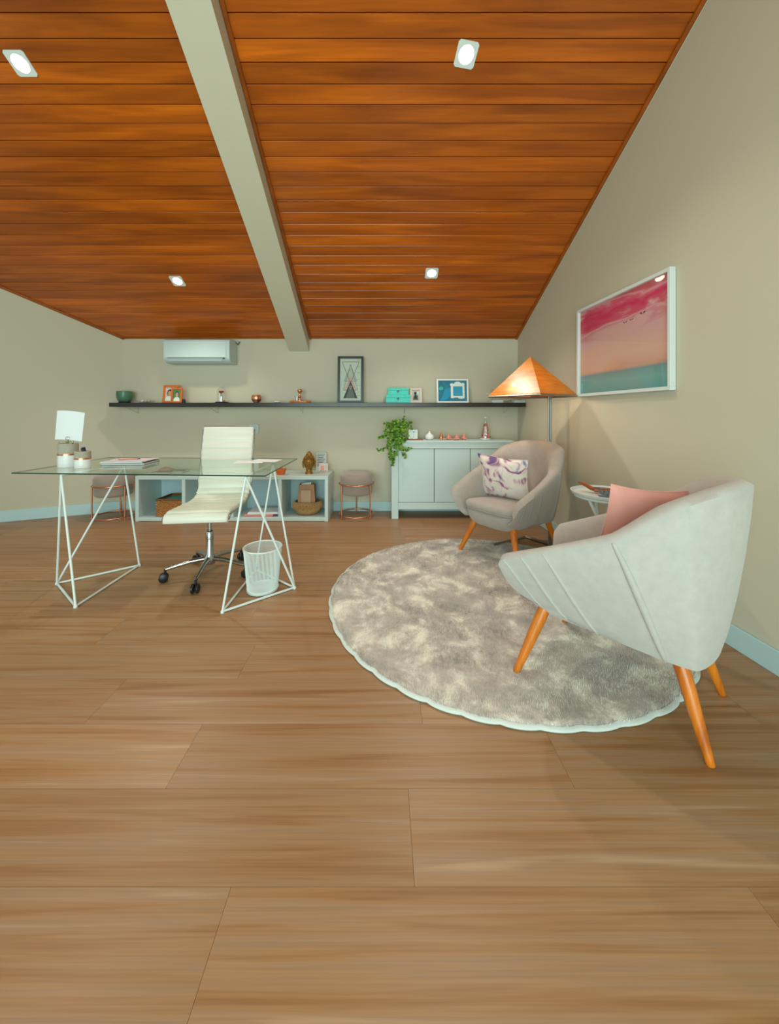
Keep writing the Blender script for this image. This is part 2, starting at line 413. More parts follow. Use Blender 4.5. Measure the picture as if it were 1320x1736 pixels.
# ------------------------------------------------------------------ rug
def make_rug():
    cx, cy, Rr = .652, 2.262, .978
    t = thing('round_rug', 'large round greige shag rug with scalloped pale edge', 'rug', (cx, cy, 0))
    m, nt, N, L, b = newmat('rug_pile')
    tc = N.new('ShaderNodeTexCoord')
    n1 = N.new('ShaderNodeTexNoise'); n1.inputs['Scale'].default_value = 5.5; n1.inputs['Detail'].default_value = 9; n1.inputs['Roughness'].default_value = .72; n1.inputs['Distortion'].default_value = .4
    L.new(tc.outputs['Object'], n1.inputs['Vector'])
    r = N.new('ShaderNodeValToRGB'); L.new(n1.outputs['Fac'], r.inputs[0]); e = r.color_ramp.elements
    e[0].position = .38; e[0].color = s2l((176, 171, 166)); e[1].position = .62; e[1].color = s2l((240, 238, 226))
    x = e.new(.50); x.color = s2l((198, 191, 183))
    L.new(r.outputs[0], b.inputs['Base Color']); b.inputs['Roughness'].default_value = 1; b.inputs['Specular IOR Level'].default_value = .1
    b.inputs['Sheen Weight'].default_value = .3
    M['rug'] = m
    def edge(a):
        s = abs(math.sin(a * 21 + .6 * math.sin(3 * a))); return Rr * (1 - .010 * (1 - s ** .6)) + .002 * math.sin(5 * a)
    na = 360
    # backing with pale piping
    mb = MB()
    ring = lambda f, z: [((edge(2 * math.pi * i / na)) * f * math.cos(2 * math.pi * i / na), edge(2 * math.pi * i / na) * f * math.sin(2 * math.pi * i / na), z) for i in range(na)]
    mb.grid([ring(.05, .001), ring(1.0, .001), ring(1.004, .007), ring(1.0, .013), ring(.985, .014)], wrap=True)
    mb.build('edge_piping', mat('rug_edge', (208, 218, 214), .8), t, smooth=60)
    mb = MB(); rows = []
    rnd = random.Random(3)
    for k in range(70):
        f = .004 + .984 * k / 69
        row = []
        for i in range(na):
            a = 2 * math.pi * i / na; rr = edge(a) * f
            z = .017 + rnd.uniform(-.0025, .0025) + .002 * math.sin(9 * f * 3 + 4 * a)
            if k == 69: z = .010
            row.append((rr * math.cos(a), rr * math.sin(a), z))
        rows.append(row)
    mb.grid(rows, wrap=True)
    mb.f.append(tuple(range(na))); mb.m.append(0)
    mb.build('pile_ground', m, t, smooth=180)
    vs = []; fs = []
    for i in range(90000):
        a = rnd.uniform(0, 2 * math.pi); q = math.sqrt(rnd.random()) * .992; rr = edge(a) * q
        x0, y0 = rr * math.cos(a), rr * math.sin(a)
        h = rnd.uniform(.008, .015); la = rnd.uniform(0, 6.28); ll = rnd.uniform(.003, .010); w_ = .0013
        fl_ = math.sin(x0 * 5) + math.cos(y0 * 6 + x0 * 2); la = la * .45 + fl_ * 2
        dx, dy_ = math.cos(la) * ll, math.sin(la) * ll; wx, wy = -math.sin(la) * w_, math.cos(la) * w_
        b_ = len(vs); vs += [(x0 - wx, y0 - wy, .014), (x0 + wx, y0 + wy, .014), (x0 + dx, y0 + dy_, .014 + h)]; fs.append((b_, b_ + 1, b_ + 2))
    mb = MB(); mb.v = vs; mb.f = fs; mb.m = [0] * len(fs)
    o = mb.build('pile', m, t); o['kind'] = 'stuff'
make_rug()

# ------------------------------------------------------------------ armchairs
def catmull(P, t, lin=0):
    n = len(P); i = min(int(t), n - 2); f = t - i
    g = lambda k: P[k] if 0 <= k < n else (P[0] * 2 - P[1] if k < 0 else P[-1] * 2 - P[-2])
    a, b, c, d = g(i - 1), g(i), g(i + 1), g(i + 2)
    if lin: return b.lerp(c, f) * lin + (1 - lin) * catmull(P, t)
    return .5 * ((2 * b) + (c - a) * f + (2 * a - 5 * b + 4 * c - d) * f * f + (3 * b - a - 3 * c + d) * f ** 3)
def V(*a): return Vector(a)
RIM = [V(-.335, .395, .492), V(-.352, .17, .592), V(-.348, -.055, .688), V(-.288, -.225, .822), V(-.165, -.335, .872), V(0, -.38, .880)]
BOT = [V(-.205, .372, .315), V(-.20, .09, .275), V(-.198, -.165, .268), V(-.185, -.25, .268), V(-.105, -.285, .272), V(0, -.30, .276)]
INT = [V(-.268, .392, .484), V(-.285, .17, .580), V(-.275, -.02, .675), V(-.215, -.13, .775), V(-.125, -.230, .832), V(0, -.278, .850)]
INB = [V(-.230, .335, .36), V(-.245, .15, .35), V(-.245, -.02, .34), V(-.205, -.14, .34), V(-.115, -.19, .34), V(0, -.20, .34)]
def full(P, t):      # t 0..10
    ln = .6 if t < 3 or t > 7 else .25
    if t <= 5: return catmull(P + [Vector((-P[4].x, P[4].y, P[4].z))], t, ln)
    v = catmull(P + [Vector((-P[4].x, P[4].y, P[4].z))], 10 - t, ln); return Vector((-v.x, v.y, v.z))
def section(t):
    a, b, c, d_ = full(BOT, t), full(RIM, t), full(INT, t), full(INB, t)
    up = V(0, 0, 1); out = (b - c); out.z = 0
    out = out.normalized() if out.length > 1e-6 else V(0, -1, 0)
    L_ = [a, a.lerp(b, .12) + out * .008, a.lerp(b, .35) + out * .014, a.lerp(b, .6) + out * .014, a.lerp(b, .82) + out * .010, b + out * .002 - up * .006,
          b.lerp(c, .2) + up * .012, b.lerp(c, .5) + up * .02, b.lerp(c, .8) + up * .014, c - up * .008,
          c.lerp(d_, .25) - out * .006, c.lerp(d_, .6) - out * .006, d_, Vector((d_.x * .8, d_.y * .85, .30)), Vector((a.x * .9, a.y * .92, a.z + .004))]
    return L_
def make_armchair(name, label, fab, loc, fdir, cush_label=None):
    ang = math.atan2(fdir[1], fdir[0]) - math.pi / 2
    t = thing(name, label, 'armchair', (loc[0], loc[1], loc[2]), ang)
    n = 90; rows = []
    for i in range(n + 1):
        tt = 10 * i / n; s = section(tt)
        # round the front tips of the arms
        e = min(tt, 10 - tt)
        if e < .16:
            c = sum(s, Vector()) / len(s); k_ = math.sqrt(max(0, 1 - ((.16 - e) / .16) ** 2)); k_ = .74 + .26 * k_
            s = [c + (p - c) * k_ for p in s]
            s = [Vector((p.x, p.y + .0, p.z)) for p in s]
        rows.append(s)
    mb = MB(); mb.grid(rows, wrap=True)
    ns = len(rows[0]); mb.f.append(tuple(range(ns))); mb.m.append(0)
    mb.f.append(tuple(reversed([n * ns + j for j in range(ns)]))); mb.m.append(0)
    mb.build('shell', fab, t, smooth=70, fix=True)
    # seat base: tapered pan under the cushion
    def plan(w_, yf, yb, z, k_=8):
        pts = []
        cr = [(-w_, yb + .05), (-w_, yf - .06), (w_, yf - .06), (w_, yb + .05)]
        out = []
        n_ = 48
        cx, cy = 0, (yf + yb) / 2; hx, hy = w_, (yf - yb) / 2
        for i in range(n_):
            a = 2 * math.pi * i / n_; c, s_ = math.cos(a), math.sin(a); p_ = 5
            rr = (abs(c) ** p_ + abs(s_) ** p_) ** (-1 / p_)
            y_ = cy + hy * rr * s_
            tap = 1 - .22 * max(0, (cy - y_) / hy)
            out.append(Vector((hx * rr * c * tap, y_, z)))
        return out
    mb = MB()
    L_ = [plan(.16, .28, -.24, .262), plan(.185, .315, -.26, .266), plan(.215, .345, -.26, .30), plan(.226, .36, -.24, .345), plan(.234, .355, -.22, .372), plan(.235, .335, -.20, .380)]
    mb.grid(L_, wrap=True); mb.f.append(tuple(reversed(range(48)))); mb.m.append(0); mb.f.append(tuple(5 * 48 + i for i in range(48))); mb.m.append(0)
    mb.build('seat_base', fab, t, smooth=60, fix=True)
    mb = MB()
    L_ = [plan(.215, .325, -.20, .375), plan(.232, .352, -.220, .380), plan(.242, .362, -.228, .400), plan(.244, .362, -.230, .425), plan(.235, .342, -.215, .442), plan(.19, .29, -.18, .450), plan(.10, .18, -.08, .454)]
    L_ = [[Vector((p.x, p.y, p.z - (.36 - p.y) * .085)) for p in l_] for l_ in L_]
    mb.grid(L_, wrap=True); mb.f.append(tuple(reversed(range(48)))); mb.m.append(0); mb.f.append(tuple(6 * 48 + i for i in range(48))); mb.m.append(0)
    mb.build('seat_cushion', fab, t, smooth=60, fix=True)
    mb = MB(); mb.tube([Vector((p.x, p.y, p.z - (.36 - p.y) * .085)) for p in plan(.238, .3600, -.225, .388)], .0035, 6, closed=True)
    mb.build('piping', fab, t, smooth=180)
    # pleats stitched across the arm panels, heavy seam where arm and back meet
    for side in (0, 1):
        for tt, rad in ((.45, .007), (.80, .0085), (1.2, .0085), (2.05, .013)):
            tq = tt if side == 0 else 10 - tt
            path = []
            for q in range(15):
                u = q / 14; off = .26 * (1 - u) * (1 if tt < 2 else .25)
                ta = tq + (off if side == 0 else -off) * -1
                s = section(ta); seg = [s[5], s[4], s[3], s[2], s[1], s[0]]
                f = u * 4.999; i = int(f); path.append(seg[i].lerp(seg[i + 1], f - i))
            rr = [rad * (.35 + .65 * math.sin(math.pi * min(1, max(0, .06 + .88 * q / 14)))) for q in range(15)]
            MB().tube(path, rr, 6).build('pleat' if tt < 2 else 'side_seam', fab, t, smooth=180)
    for sx, top, ft in ((-1, (.165, .245), (.275, .335)), (1, (.165, .245), (.275, .335)), (-1, (.15, -.195), (.215, -.29)), (1, (.15, -.195), (.215, -.29))):
        a = V(sx * top[0], top[1], .30); b = V(sx * ft[0], ft[1], .0)
        pts = [a.lerp(b, q) for q in (0, .15, .4, .7, .9, .985, 1)]
        MB().tube(pts, [.024, .024, .0225, .018, .0145, .0125, .009], 16).build('leg', M['orange_wood'], t, smooth=60)
    return t
near = make_armchair('armchair', 'linen armchair seen from behind in the right foreground, pink cushion inside', M['fabric'], (.99, 1.524, 0), (-.69, .72))
far = make_armchair('armchair', 'linen armchair in the corner by the pyramid lamp, floral cushion on it', M['fabric2'], (1.04, 2.94, 0), (-.82, -.57))

def pillow_mesh(w_, h_, th, n=22):
    mb = MB()
    for sgn in (1, -1):
        rows = []
        for i in range(n + 1):
            row = []
            for j in range(n + 1):
                u, v = 2 * j / n - 1, 2 * i / n - 1
                e = (1 - abs(u) ** 2.4) * (1 - abs(v) ** 2.4)
                pin = 1 - .07 * (1 - u * u) * 0
                x = u * w_ / 2 * (1 - .10 * (1 - v * v)); z = v * h_ / 2 * (1 - .10 * (1 - u * u))
                wr = .006 * math.sin(7 * u + 5 * v) * e
                row.append((x, sgn * (th / 2 * e ** .55 + wr), z))
            rows.append(row if sgn > 0 else list(reversed(row)))
        mb.grid(rows)
    return mb
def pillow(name, label, loc, rot, w_, h_, th, mt):
    t = thing(name, label, 'cushion', loc)
    t.rotation_euler = rot
    pillow_mesh(w_, h_, th).build('cushion_cover', mt, t, smooth=60, fix=True)
    mb = MB(); c = [(-1, -1), (1, -1), (1, 1), (-1, 1)]; path = []
    for k in range(4):
        a, b = c[k], c[(k + 1) % 4]
        for q in range(12):
            u = a[0] + (b[0] - a[0]) * q / 12; v = a[1] + (b[1] - a[1]) * q / 12
            path.append((u * w_ / 2 * (1 - .10 * (1 - v * v)), 0, v * h_ / 2 * (1 - .10 * (1 - u * u))))
    mb.tube(path, .0025, 6, closed=True).build('seam', mt, t, smooth=180)
    return t
def floral():
    m, nt, N, L, b = newmat('floral_print')
    tc = N.new('ShaderNodeTexCoord')
    nz = N.new('ShaderNodeTexNoise'); nz.inputs['Scale'].default_value = 7; nz.inputs['Detail'].default_value = 5; nz.inputs['Distortion'].default_value = 1.6
    L.new(tc.outputs['Object'], nz.inputs['Vector'])
    r = N.new('ShaderNodeValToRGB'); L.new(nz.outputs['Fac'], r.inputs[0]); e = r.color_ramp.elements
    e[0].position = .28; e[0].color = s2l((104, 84, 140)); e[1].position = .52; e[1].color = s2l((236, 226, 218))
    for p, c in ((.35, (120, 92, 132)), (.39, (150, 106, 138)), (.42, (190, 148, 164)), (.445, (218, 190, 194)), (.48, (232, 216, 210))):
        x = e.new(p); x.color = s2l(c)
    n2 = N.new('ShaderNodeTexNoise'); n2.inputs['Scale'].default_value = 5; n2.inputs['Detail'].default_value = 3; n2.inputs['Distortion'].default_value = 2.2
    mp = N.new('ShaderNodeMapping'); mp.inputs['Location'].default_value = (3.1, 1.2, 7.7); L.new(tc.outputs['Object'], mp.inputs[0]); L.new(mp.outputs[0], n2.inputs['Vector'])
    r2 = N.new('ShaderNodeValToRGB'); L.new(n2.outputs['Fac'], r2.inputs[0]); e = r2.color_ramp.elements
    e[0].position = .60; e[0].color = (0, 0, 0, 1); e[1].position = .68; e[1].color = (1, 1, 1, 1)
    mx = N.new('ShaderNodeMix'); mx.data_type = 'RGBA'; L.new(r2.outputs[0], mx.inputs['Factor']); L.new(r.outputs[0], mx.inputs['A']); mx.inputs['B'].default_value = s2l((92, 118, 168))
    L.new(mx.outputs['Result'], b.inputs['Base Color']); b.inputs['Roughness'].default_value = .85
    return m
fa = math.atan2(-.57, -.82) - math.pi / 2
pc = Vector((1.04, 2.94, 0)) + Vector((.82, .57, 0)) * -.02 + Vector((-.57, .82, 0)) * .085
pillow('floral_cushion', 'square cushion with mauve and blue flowers on the corner armchair', (pc.x, pc.y, .590), (R(-17), R(-3), fa + R(14)), .42, .38, .12, floral())
na = math.atan2(.72, -.69) - math.pi / 2
pc = Vector((.975, 1.512, 0)) - Vector((-.69, .72, 0)) * .06 + Vector((.72, .69, 0)) * .0
pillow('pink_cushion', 'plain pink cushion leaning inside the linen armchair in the foreground', (1.075, 1.535, .640), (R(14), R(5), R(5)), .37, .37, .11, M['pink'])

# ------------------------------------------------------------------ glass desk
def make_desk():
    t = thing('glass_desk', 'clear glass desk on two white wire trestles', 'desk', (-1.45, 2.5, 0))
    o = Vector((-1.45, 2.5, 0))
    c = [V(-2.245, 2.225, .752), V(-.682, 2.125, .752), V(-.685, 2.93, .752), V(-2.24, 3.0, .752)]
    MB().prism([p - o for p in c], (0, 0, .008), 0, side=1).build('tabletop', [M['desk_glass'], M['glass_edge']], t)
    def trestle(F, Lp, Rp, A, B):   # floor points; top bar A (front) - B (rear)
        h = .743
        A = V(A[0], A[1], h) - o; B = V(B[0], B[1], h) - o
        pts = [V(p[0], p[1], .008) - o for p in (F, Lp, Rp)]
        mb = MB(); mb.tube([A, B], .0075, 10)
        tr = mb.build('trestle', M['white_metal'], t, smooth=60)
        for p in pts: MB().lathe([(.0001, -.008), (.010, -.008), (.011, 0), (.008, .007), (.0001, .009)], 12, p).build('foot_joint', M['white_metal'], tr, smooth=60)
        for a, b in ((A, pts[0]), (A, pts[1]), (B, pts[2]), (B, pts[1]), (pts[0], pts[1]), (pts[1], pts[2]), (pts[2], pts[0])):
            MB().tube([a, b], .0068, 10).build('rod', M['white_metal'], tr, smooth=60)
    trestle((-1.771, 2.121), (-2.13, 2.405), (-1.783, 2.692), (-1.945, 2.225), (-1.885, 2.68))
    trestle((-.902, 2.065), (-.568, 2.349), (-.907, 2.612), (-.815, 2.18), (-.825, 2.75))
make_desk()
DT = .7605

# ------------------------------------------------------------------ office chair
def make_office():
    t = thing('office_chair', 'white ribbed leather swivel chair behind the glass desk', 'chair', (-1.208, 2.563, 0), math.atan2(-.994, .11) + math.pi / 2)
    # local: forward = -y
    ctl = [V(0, -.245, .425), V(0, -.235, .462), V(0, -.18, .476), V(0, -.02, .468), V(0, .14, .462), V(0, .255, .478), V(0, .322, .535), V(0, .352, .64), V(0, .385, .76), V(0, .412, .87), V(0, .437, .975), V(0, .443, .992)]
    pts = []; 
    for i in range(len(ctl) - 1):
        for q in range(16): pts.append(catmull(ctl, i + q / 16))
    pts.append(ctl[-1])
    L_ = [0]
    for i in range(1, len(pts)): L_.append(L_[-1] + (pts[i] - pts[i - 1]).length)
    def sheet(i0, i1, name):
        rows = []; W = .195
        for i in range(i0, i1 + 1):
            tg = (pts[min(i + 1, len(pts) - 1)] - pts[max(i - 1, 0)]).normalized(); nn = Vector((0, -tg.z, tg.y))
            ph = (L_[i] / .062) % 1; bmp = abs(math.sin(math.pi * ph)) ** .45
            th = .010 + .011 * bmp
            e = min(i - i0, i1 - i) ; th *= min(1, .4 + e * .3)
            row = []
            for u, k_ in ((-1, .25), (-.985, .75), (-.94, 1), (0, 1), (.94, 1), (.985, .75), (1, .25)):
                row.append(pts[i] + Vector((u * W, 0, 0)) + nn * th * k_)
            for u, k_ in ((1, -.25), (.985, -.75), (.94, -1), (0, -1), (-.94, -1), (-.985, -.75), (-1, -.25)):
                row.append(pts[i] + Vector((u * W, 0, 0)) + nn * th * .7 * k_)
            rows.append(row)
        mb = MB(); mb.grid(rows, wrap=True); k_ = len(rows[0])
        mb.f.append(tuple(range(k_))); mb.m.append(0); mb.f.append(tuple((len(rows) - 1) * k_ + j for j in range(k_))); mb.m.append(0)
        return mb.build(name, M['leather'], t, smooth=55, fix=True)
    cut = 16 * 5 + 6
    sheet(0, cut, 'seat'); sheet(cut, len(pts) - 1, 'backrest')
    for sx in (-1, 1):
        path = [pts[i] + Vector((sx * .199, 0, -.006)) for i in range(10, len(pts) - 4, 6)]
        MB().tube(path, .0065, 8).build('side_frame', M['chrome'], t, smooth=60)
    MB().box(-.16, .16, .0, .03, .435, .450).box(-.09, .09, -.08, .12, .41, .44).build('seat_plate', M['black'], t, bevel=.005)
    MB().tube([(-.05, -.02, .425), (-.20, -.04, .418), (-.235, -.045, .39)], .006, 8).build('lever', M['black'], t, smooth=60)
    MB().lathe([(.014, .26), (.014, .42), (.0001, .42)], 16).lathe([(.026, .245), (.026, .30), (.02, .305), (.0001, .305)], 16).build('gas_lift', M['chrome'], t, smooth=50)
    MB().lathe([(.0001, .07), (.036, .075), (.042, .10), (.036, .125), (.024, .14), (.022, .30), (.0001, .30)], 20).build('hub', M['chrome'], t, smooth=50)
    rz = t.rotation_euler.z
    for k_ in range(5):
        a = R(206 + 72 * k_) - rz; d_ = V(math.cos(a), math.sin(a), 0)
        MB().tube([d_ * .03 + V(0, 0, .112), d_ * .12 + V(0, 0, .108), d_ * .265 + V(0, 0, .082)], [.017, .015, .011], 10).build('base_arm', M['chrome'], t, smooth=60)
        c = d_ * .268; sd = Vector((-d_.y, d_.x, 0))
        cs = MB().tube([c + V(0, 0, .085), c + V(0, 0, .055)], .008, 8)
        for s_ in (-1, 1):
            cc = c + V(0, 0, .029) + d_ * .008
            cs.tube([cc + sd * s_ * .006, cc + sd * s_ * .011, cc + sd * s_ * .020, cc + sd * s_ * .026], [.024, .0285, .0285, .018], 18)
        cs.tube([c + V(0, 0, .03) + d_ * -.01, c + V(0, 0, .06)], .009, 8)
        cs.build('caster', M['black'], t, smooth=50)
make_office()

# ------------------------------------------------------------------ waste bin (wire mesh)
def make_bin():
    t = thing('waste_bin', 'white wire mesh waste bin under the right end of the desk', 'waste bin', (-.765, 2.335, 0))
    z1 = .272; r0, r1 = .093, .116
    MB().lathe([(.0001, .002), (r0, .002), (r0 + .004, .006), (r0 + .004, .022), (r0, .024), (r0 - .003, .010), (.0001, .008)], 40).build('base', M['white_metal'], t, smooth=50)
    ring = [(r1 * math.cos(a * math.pi / 24), r1 * math.sin(a * math.pi / 24), z1) for a in range(48)]
    MB().tube(ring, .0045, 8, closed=True).build('rim', M['white_metal'], t, smooth=180)
    mb = MB(); n = 170
    for k in range(1, 26):
        f = k / 26; rr = r0 + (r1 - r0) * f
        mb.tube([(rr * math.cos(q * math.pi / 30), rr * math.sin(q * math.pi / 30), .012 + (z1 - .012) * f) for q in range(60)], .0005, 3, closed=True)
    for i in range(n):
        for tw in (.02,):
            a = 2 * math.pi * i / n
            p0 = (r0 * math.cos(a), r0 * math.sin(a), .012); pm = ((r0 + r1) / 2 * math.cos(a + tw / 2), (r0 + r1) / 2 * math.sin(a + tw / 2), (z1 + .012) / 2)
            p1 = (r1 * math.cos(a + tw), r1 * math.sin(a + tw), z1)
            mb.tube([p0, pm, p1], .0009, 3, caps=False)
    o = mb.build('wire_mesh', M['white_metal'], t); o['kind'] = 'stuff'
make_bin()

# ------------------------------------------------------------------ stools
def make_stool(label, loc, rz):
    t = thing('round_stool', label, 'stool', loc, rz, None)
    r = .178
    MB().lathe([(.0001, .245), (r - .03, .246), (r - .012, .256), (r - .006, .275), (r - .006, .36), (r + .002, .39), (r + .002, .435), (r - .012, .462), (r - .05, .474), (.06, .466), (.0001, .464)], 44).build('cushion', M['velvet'], t, smooth=60)
    for z, nm in ((.362, 'upper_ring'), (.034, 'foot_ring')):
        ring = [((r + .008) * math.cos(a * math.pi / 24), (r + .008) * math.sin(a * math.pi / 24), z) for a in range(48)]
        MB().tube(ring, .007, 8, closed=True).build(nm, M['copper'], t, smooth=180)
    for a in (215, 95, 325):
        a = R(a); x, y = (r + .006) * math.cos(a), (r + .006) * math.sin(a)
        MB().tube([(x, y, 0), (x, y, .362)], .0075, 10).build('leg', M['copper'], t, smooth=60)
    return t
make_stool('taupe velvet stool with copper frame between the cube shelf and the sideboard', (-.292, 3.99, 0), 0)
make_stool('taupe velvet stool with copper frame in the left corner behind the desk', (-2.865, 3.915, 0), R(12))

# ------------------------------------------------------------------ cube shelf
def make_cubes():
    x0, x1, y0, y1, h = -2.56, -.572, 3.80, 4.20, .468
    t = thing('cube_shelf', 'low white shelf unit of four open cubes along the back wall', 'shelf unit', ((x0 + x1) / 2, (y0 + y1) / 2, 0))
    ox, oy = t.location.x, t.location.y
    B = lambda a, b, c, d_, e, f, nm, mt='white_lam', p=None: MB().box(a - ox, b - ox, c - oy, d_ - oy, e, f).build(nm, M[mt], p or t, bevel=.002, seg=1)
    th = .036
    B(x0, x1, y0, y1, h - th, h, 'top_panel'); B(x0 + th, x1 - th, y0, y1, 0.004, .004 + th, 'bottom_panel')
    B(x0, x0 + th, y0, y1, 0, h - th, 'side_panel'); B(x1 - th, x1, y0, y1, 0, h - th, 'side_panel')
    B(x0 + th, x1 - th, y1 - .01, y1, .004 + th, h - th, 'back_panel', 'white_lam_in')
    for k in (1, 2, 3):
        xc = x0 + (x1 - x0) * k / 4; B(xc - .018, xc + .018, y0, y1 - .01, .004 + th, h - th, 'divider')
make_cubes()
CZ = .469
# wicker basket in the left cube
def make_basket():
    t = thing('wicker_basket', 'rectangular wicker basket with turquoise contents in the left cube', 'basket', (-2.21, 3.97, .041))
    t['category'] = 'basket'
    w_, d_, h = .30, .27, .165
    mb = MB(); mb.box(-w_ / 2 + .004, w_ / 2 - .004, -d_ / 2 + .004, d_ / 2 - .004, 0, .008)
    n = 13
    mb2 = MB()
    per = []
    for i in range(30): per.append((-w_ / 2 + w_ * i / 30, -d_ / 2))
    for i in range(26): per.append((w_ / 2, -d_ / 2 + d_ * i / 26))
    for i in range(30): per.append((w_ / 2 - w_ * i / 30, d_ / 2))
    for i in range(26): per.append((-w_ / 2, d_ / 2 - d_ * i / 26))
    for k in range(n):
        z = .008 + h * k / n; path = []
        for i, (x, y) in enumerate(per):
            o = .0035 * (1 if (i // 2 + k) % 2 else -1); l = math.hypot(x, y); path.append((x * (1 + o / l), y * (1 + o / l), z))
        mb2.tube(path, .0062, 5, closed=True)
    mb2.build('weave', M['wicker'], t, smooth=60)
    mb.build('bottom', M['wicker'], t)
    MB().tube([(x * 1.01, y * 1.01, h + .01) for x, y in per], .010, 8, closed=True).build('rim', mat('dark_wicker', (112, 78, 48), .7, noise=.3, scale=80), t, smooth=180)
    mb = MB(); mb.box(-.13, .13, -.11, .12, .01, h - .01); 
    tq = mb.build('folders', M['teal'], None, bevel=.004)
    tq.name = 'turquoise_folders'; tq.location = (-2.21, 3.97, .045)
    tag(tq, 'turquoise folders lying inside the wicker basket', 'folder')
make_basket()
# fringed basket with paper bag, right cube
def make_bag():
    X, Y, Z = -.815, 3.965, .040
    t = thing('fringed_basket', 'round raffia basket with fringe in the right cube', 'basket', (X, Y, Z))
    prof = [(.0001, 0), (.085, 0), (.125, .02), (.150, .06), (.150, .10), (.135, .135), (.128, .135), (.142, .10), (.142, .06), (.118, .026), (.08, .008), (.0001, .008)]
    MB().lathe(prof, 40, sy=.85).build('bowl', M['raffia'], t, smooth=60)
    mb = MB(); rn = random.Random(5)
    for i in range(150):
        a = 2 * math.pi * i / 150 + rn.uniform(-.02, .02); c, s_ = math.cos(a), math.sin(a) * .85; l = rn.uniform(.03, .055)
        mb.tube([(.136 * c, .136 * s_, .135), (.153 * c, .153 * s_, .125), (.160 * c, .160 * s_, .125 - l * .6), (.156 * c, .156 * s_, .115 - l)], .0026, 4)
    o = mb.build('fringe', M['raffia'], t, smooth=60); o['kind'] = 'stuff'
    b = thing('paper_bag', 'brown kraft paper bag standing in the fringed basket', 'bag', (X - .005, Y, Z + .009))
    mb = MB(); z1 = .305
    lo = [(-.085, -.05, .0), (.085, -.05, .0), (.085, .05, .0), (-.085, .05, .0)]
    mid = [(-.092, -.045, .15), (.092, -.045, .15), (.085, .05, .15), (-.085, .05, .15)]
    hi = [(-.082, -.04, z1), (.078, -.038, z1 + .004), (.082, .04, z1), (-.08, .04, z1 + .008)]
    ins = [(x * .96, y * .93, z - .002) for x, y, z in hi]; ins2 = [(x * .9, y * .85, z - .12) for x, y, z in hi]
    mb.grid([lo, mid, hi, ins, ins2], wrap=True); mb.f += [(3, 2, 1, 0), (16, 17, 18, 19)]; mb.m += [0, 0]
    mb.build('bag_body', M['kraft'], b, fix=True)
    MB().box(-.055, .05, -.0015, .0015, .03, .20).build('front_label', mat('kraft_label', (190, 160, 132), .8), b).location = (-.002, -.052, .05)
    p = MB(); p.prism([(-.06, -.01, .22), (.03, -.01, .22), (.035, -.005, .33), (-.065, -.012, .315)], (0, .006, 0)); 
    o = p.build('folded_leaflet', M['paper'], None); o.location = (X, Y + .01, Z + .005); tag(o, 'white leaflet poking out of the brown paper bag', 'leaflet')
make_bag()
# pink folder and papers in the third cube
o = MB().box(-.15, .15, -.10, .10, 0, .022).build('document_folder', M['rose'], None, bevel=.003); o.location = (-1.30, 3.93, .041); tag(o, 'pink document folder lying in the third cube', 'folder')
o = MB().box(-.14, .17, -.11, .10, 0, .02).build('paper_stack', M['paper'], None, bevel=.002); o.location = (-1.28, 3.94, .064); o.rotation_euler = (0, 0, .08); tag(o, 'stack of pale papers on top of the pink folder', 'papers')
# on top of the cube shelf
def book(name, label, loc, size, mt, rz=0, group=None):
    t = thing(name, label, 'book', loc, rz, group); a, b, h = size
    MB().box(-a / 2, a / 2, -b / 2, b / 2, 0, .002).box(-a / 2, a / 2, -b / 2, b / 2, h - .002, h).box(-a / 2, a / 2, b / 2 - .002, b / 2, .002, h - .002).build('cover', mt, t)
    MB().box(-a / 2 + .003, a / 2 - .003, -b / 2 + .003, b / 2 - .002, .002, h - .002).build('pages', M['paper_edge'], t)
    return t
m_mar = mat('maroon_cover', (110, 26, 40), .5); m_dk = mat('dark_cover', (40, 40, 52), .5)
pz = at(285, 775, 4.0)
book('book', 'maroon book lying at the left end of the cube shelf top', (-2.38, 4.0, CZ), (.20, .15, .018), m_mar, .05)
book('book', 'white paged book lying right beside the maroon book on the cube shelf', (-2.25, 4.05, CZ), (.16, .14, .022), m_dk, -.06)
def make_pouch():
    t = thing('pouch', 'small patterned fabric pouch lying on the maroon book', 'pouch', (-2.36, 4.0, CZ + .0185))
    mb = MB(); mb.lathe([(.0001, 0), (.05, .002), (.062, .016), (.045, .034), (.02, .044), (.0001, .046)], 20, sx=1.3, sy=.7)
    mb.build('pouch_body', mat('pouch_cloth', (170, 110, 90), .8, noise=.4, scale=90), t, smooth=60)
    MB().tube([(-.02, -.02, .04), (.04, -.03, .046), (.11, -.02, .02)], .003, 6).build('drawstring', M['hair'], t, smooth=60)
make_pouch()
# storage boxes behind the desk glass, on the cube shelf's left half (seen through the glass)
# card with teal foot behind the chair
def card(name, label, cat, loc, w_, h_, tilt, mt, polys=(), foot=None, rz=0):
    t = thing(name, label, cat, loc, rz)
    c_ = MB().box(-w_ / 2, w_ / 2, -.002, .002, 0, h_)
    o = c_.build('card', mt, t); o.rotation_euler = (tilt, 0, 0)
    if polys:
        mb = MB(); mats = []
        for i, (pl, mm) in enumerate(polys):
            if mm not in mats: mats.append(mm)
            mb.add([(x * w_, -.0028 - .0003 * i, z * h_) for x, z in pl], [tuple(range(len(pl)))], mats.index(mm))
        o2 = mb.build('print', mats, t); o2.rotation_euler = (tilt, 0, 0)
    if foot: MB().box(-w_ / 2 - .006, w_ / 2 + .006, -.012, .02, -.0005, .016).build('foot', foot, t, bevel=.003)
    return t
def rect(x0, z0, x1, z1): return [(x0, z0), (x1, z0), (x1, z1), (x0, z1)]
card('calendar_card', 'white card in a teal stand behind the swivel chair', 'card', (-1.42, 4.06, CZ), .085, .155, R(-6), M['paper'], foot=M['teal'])
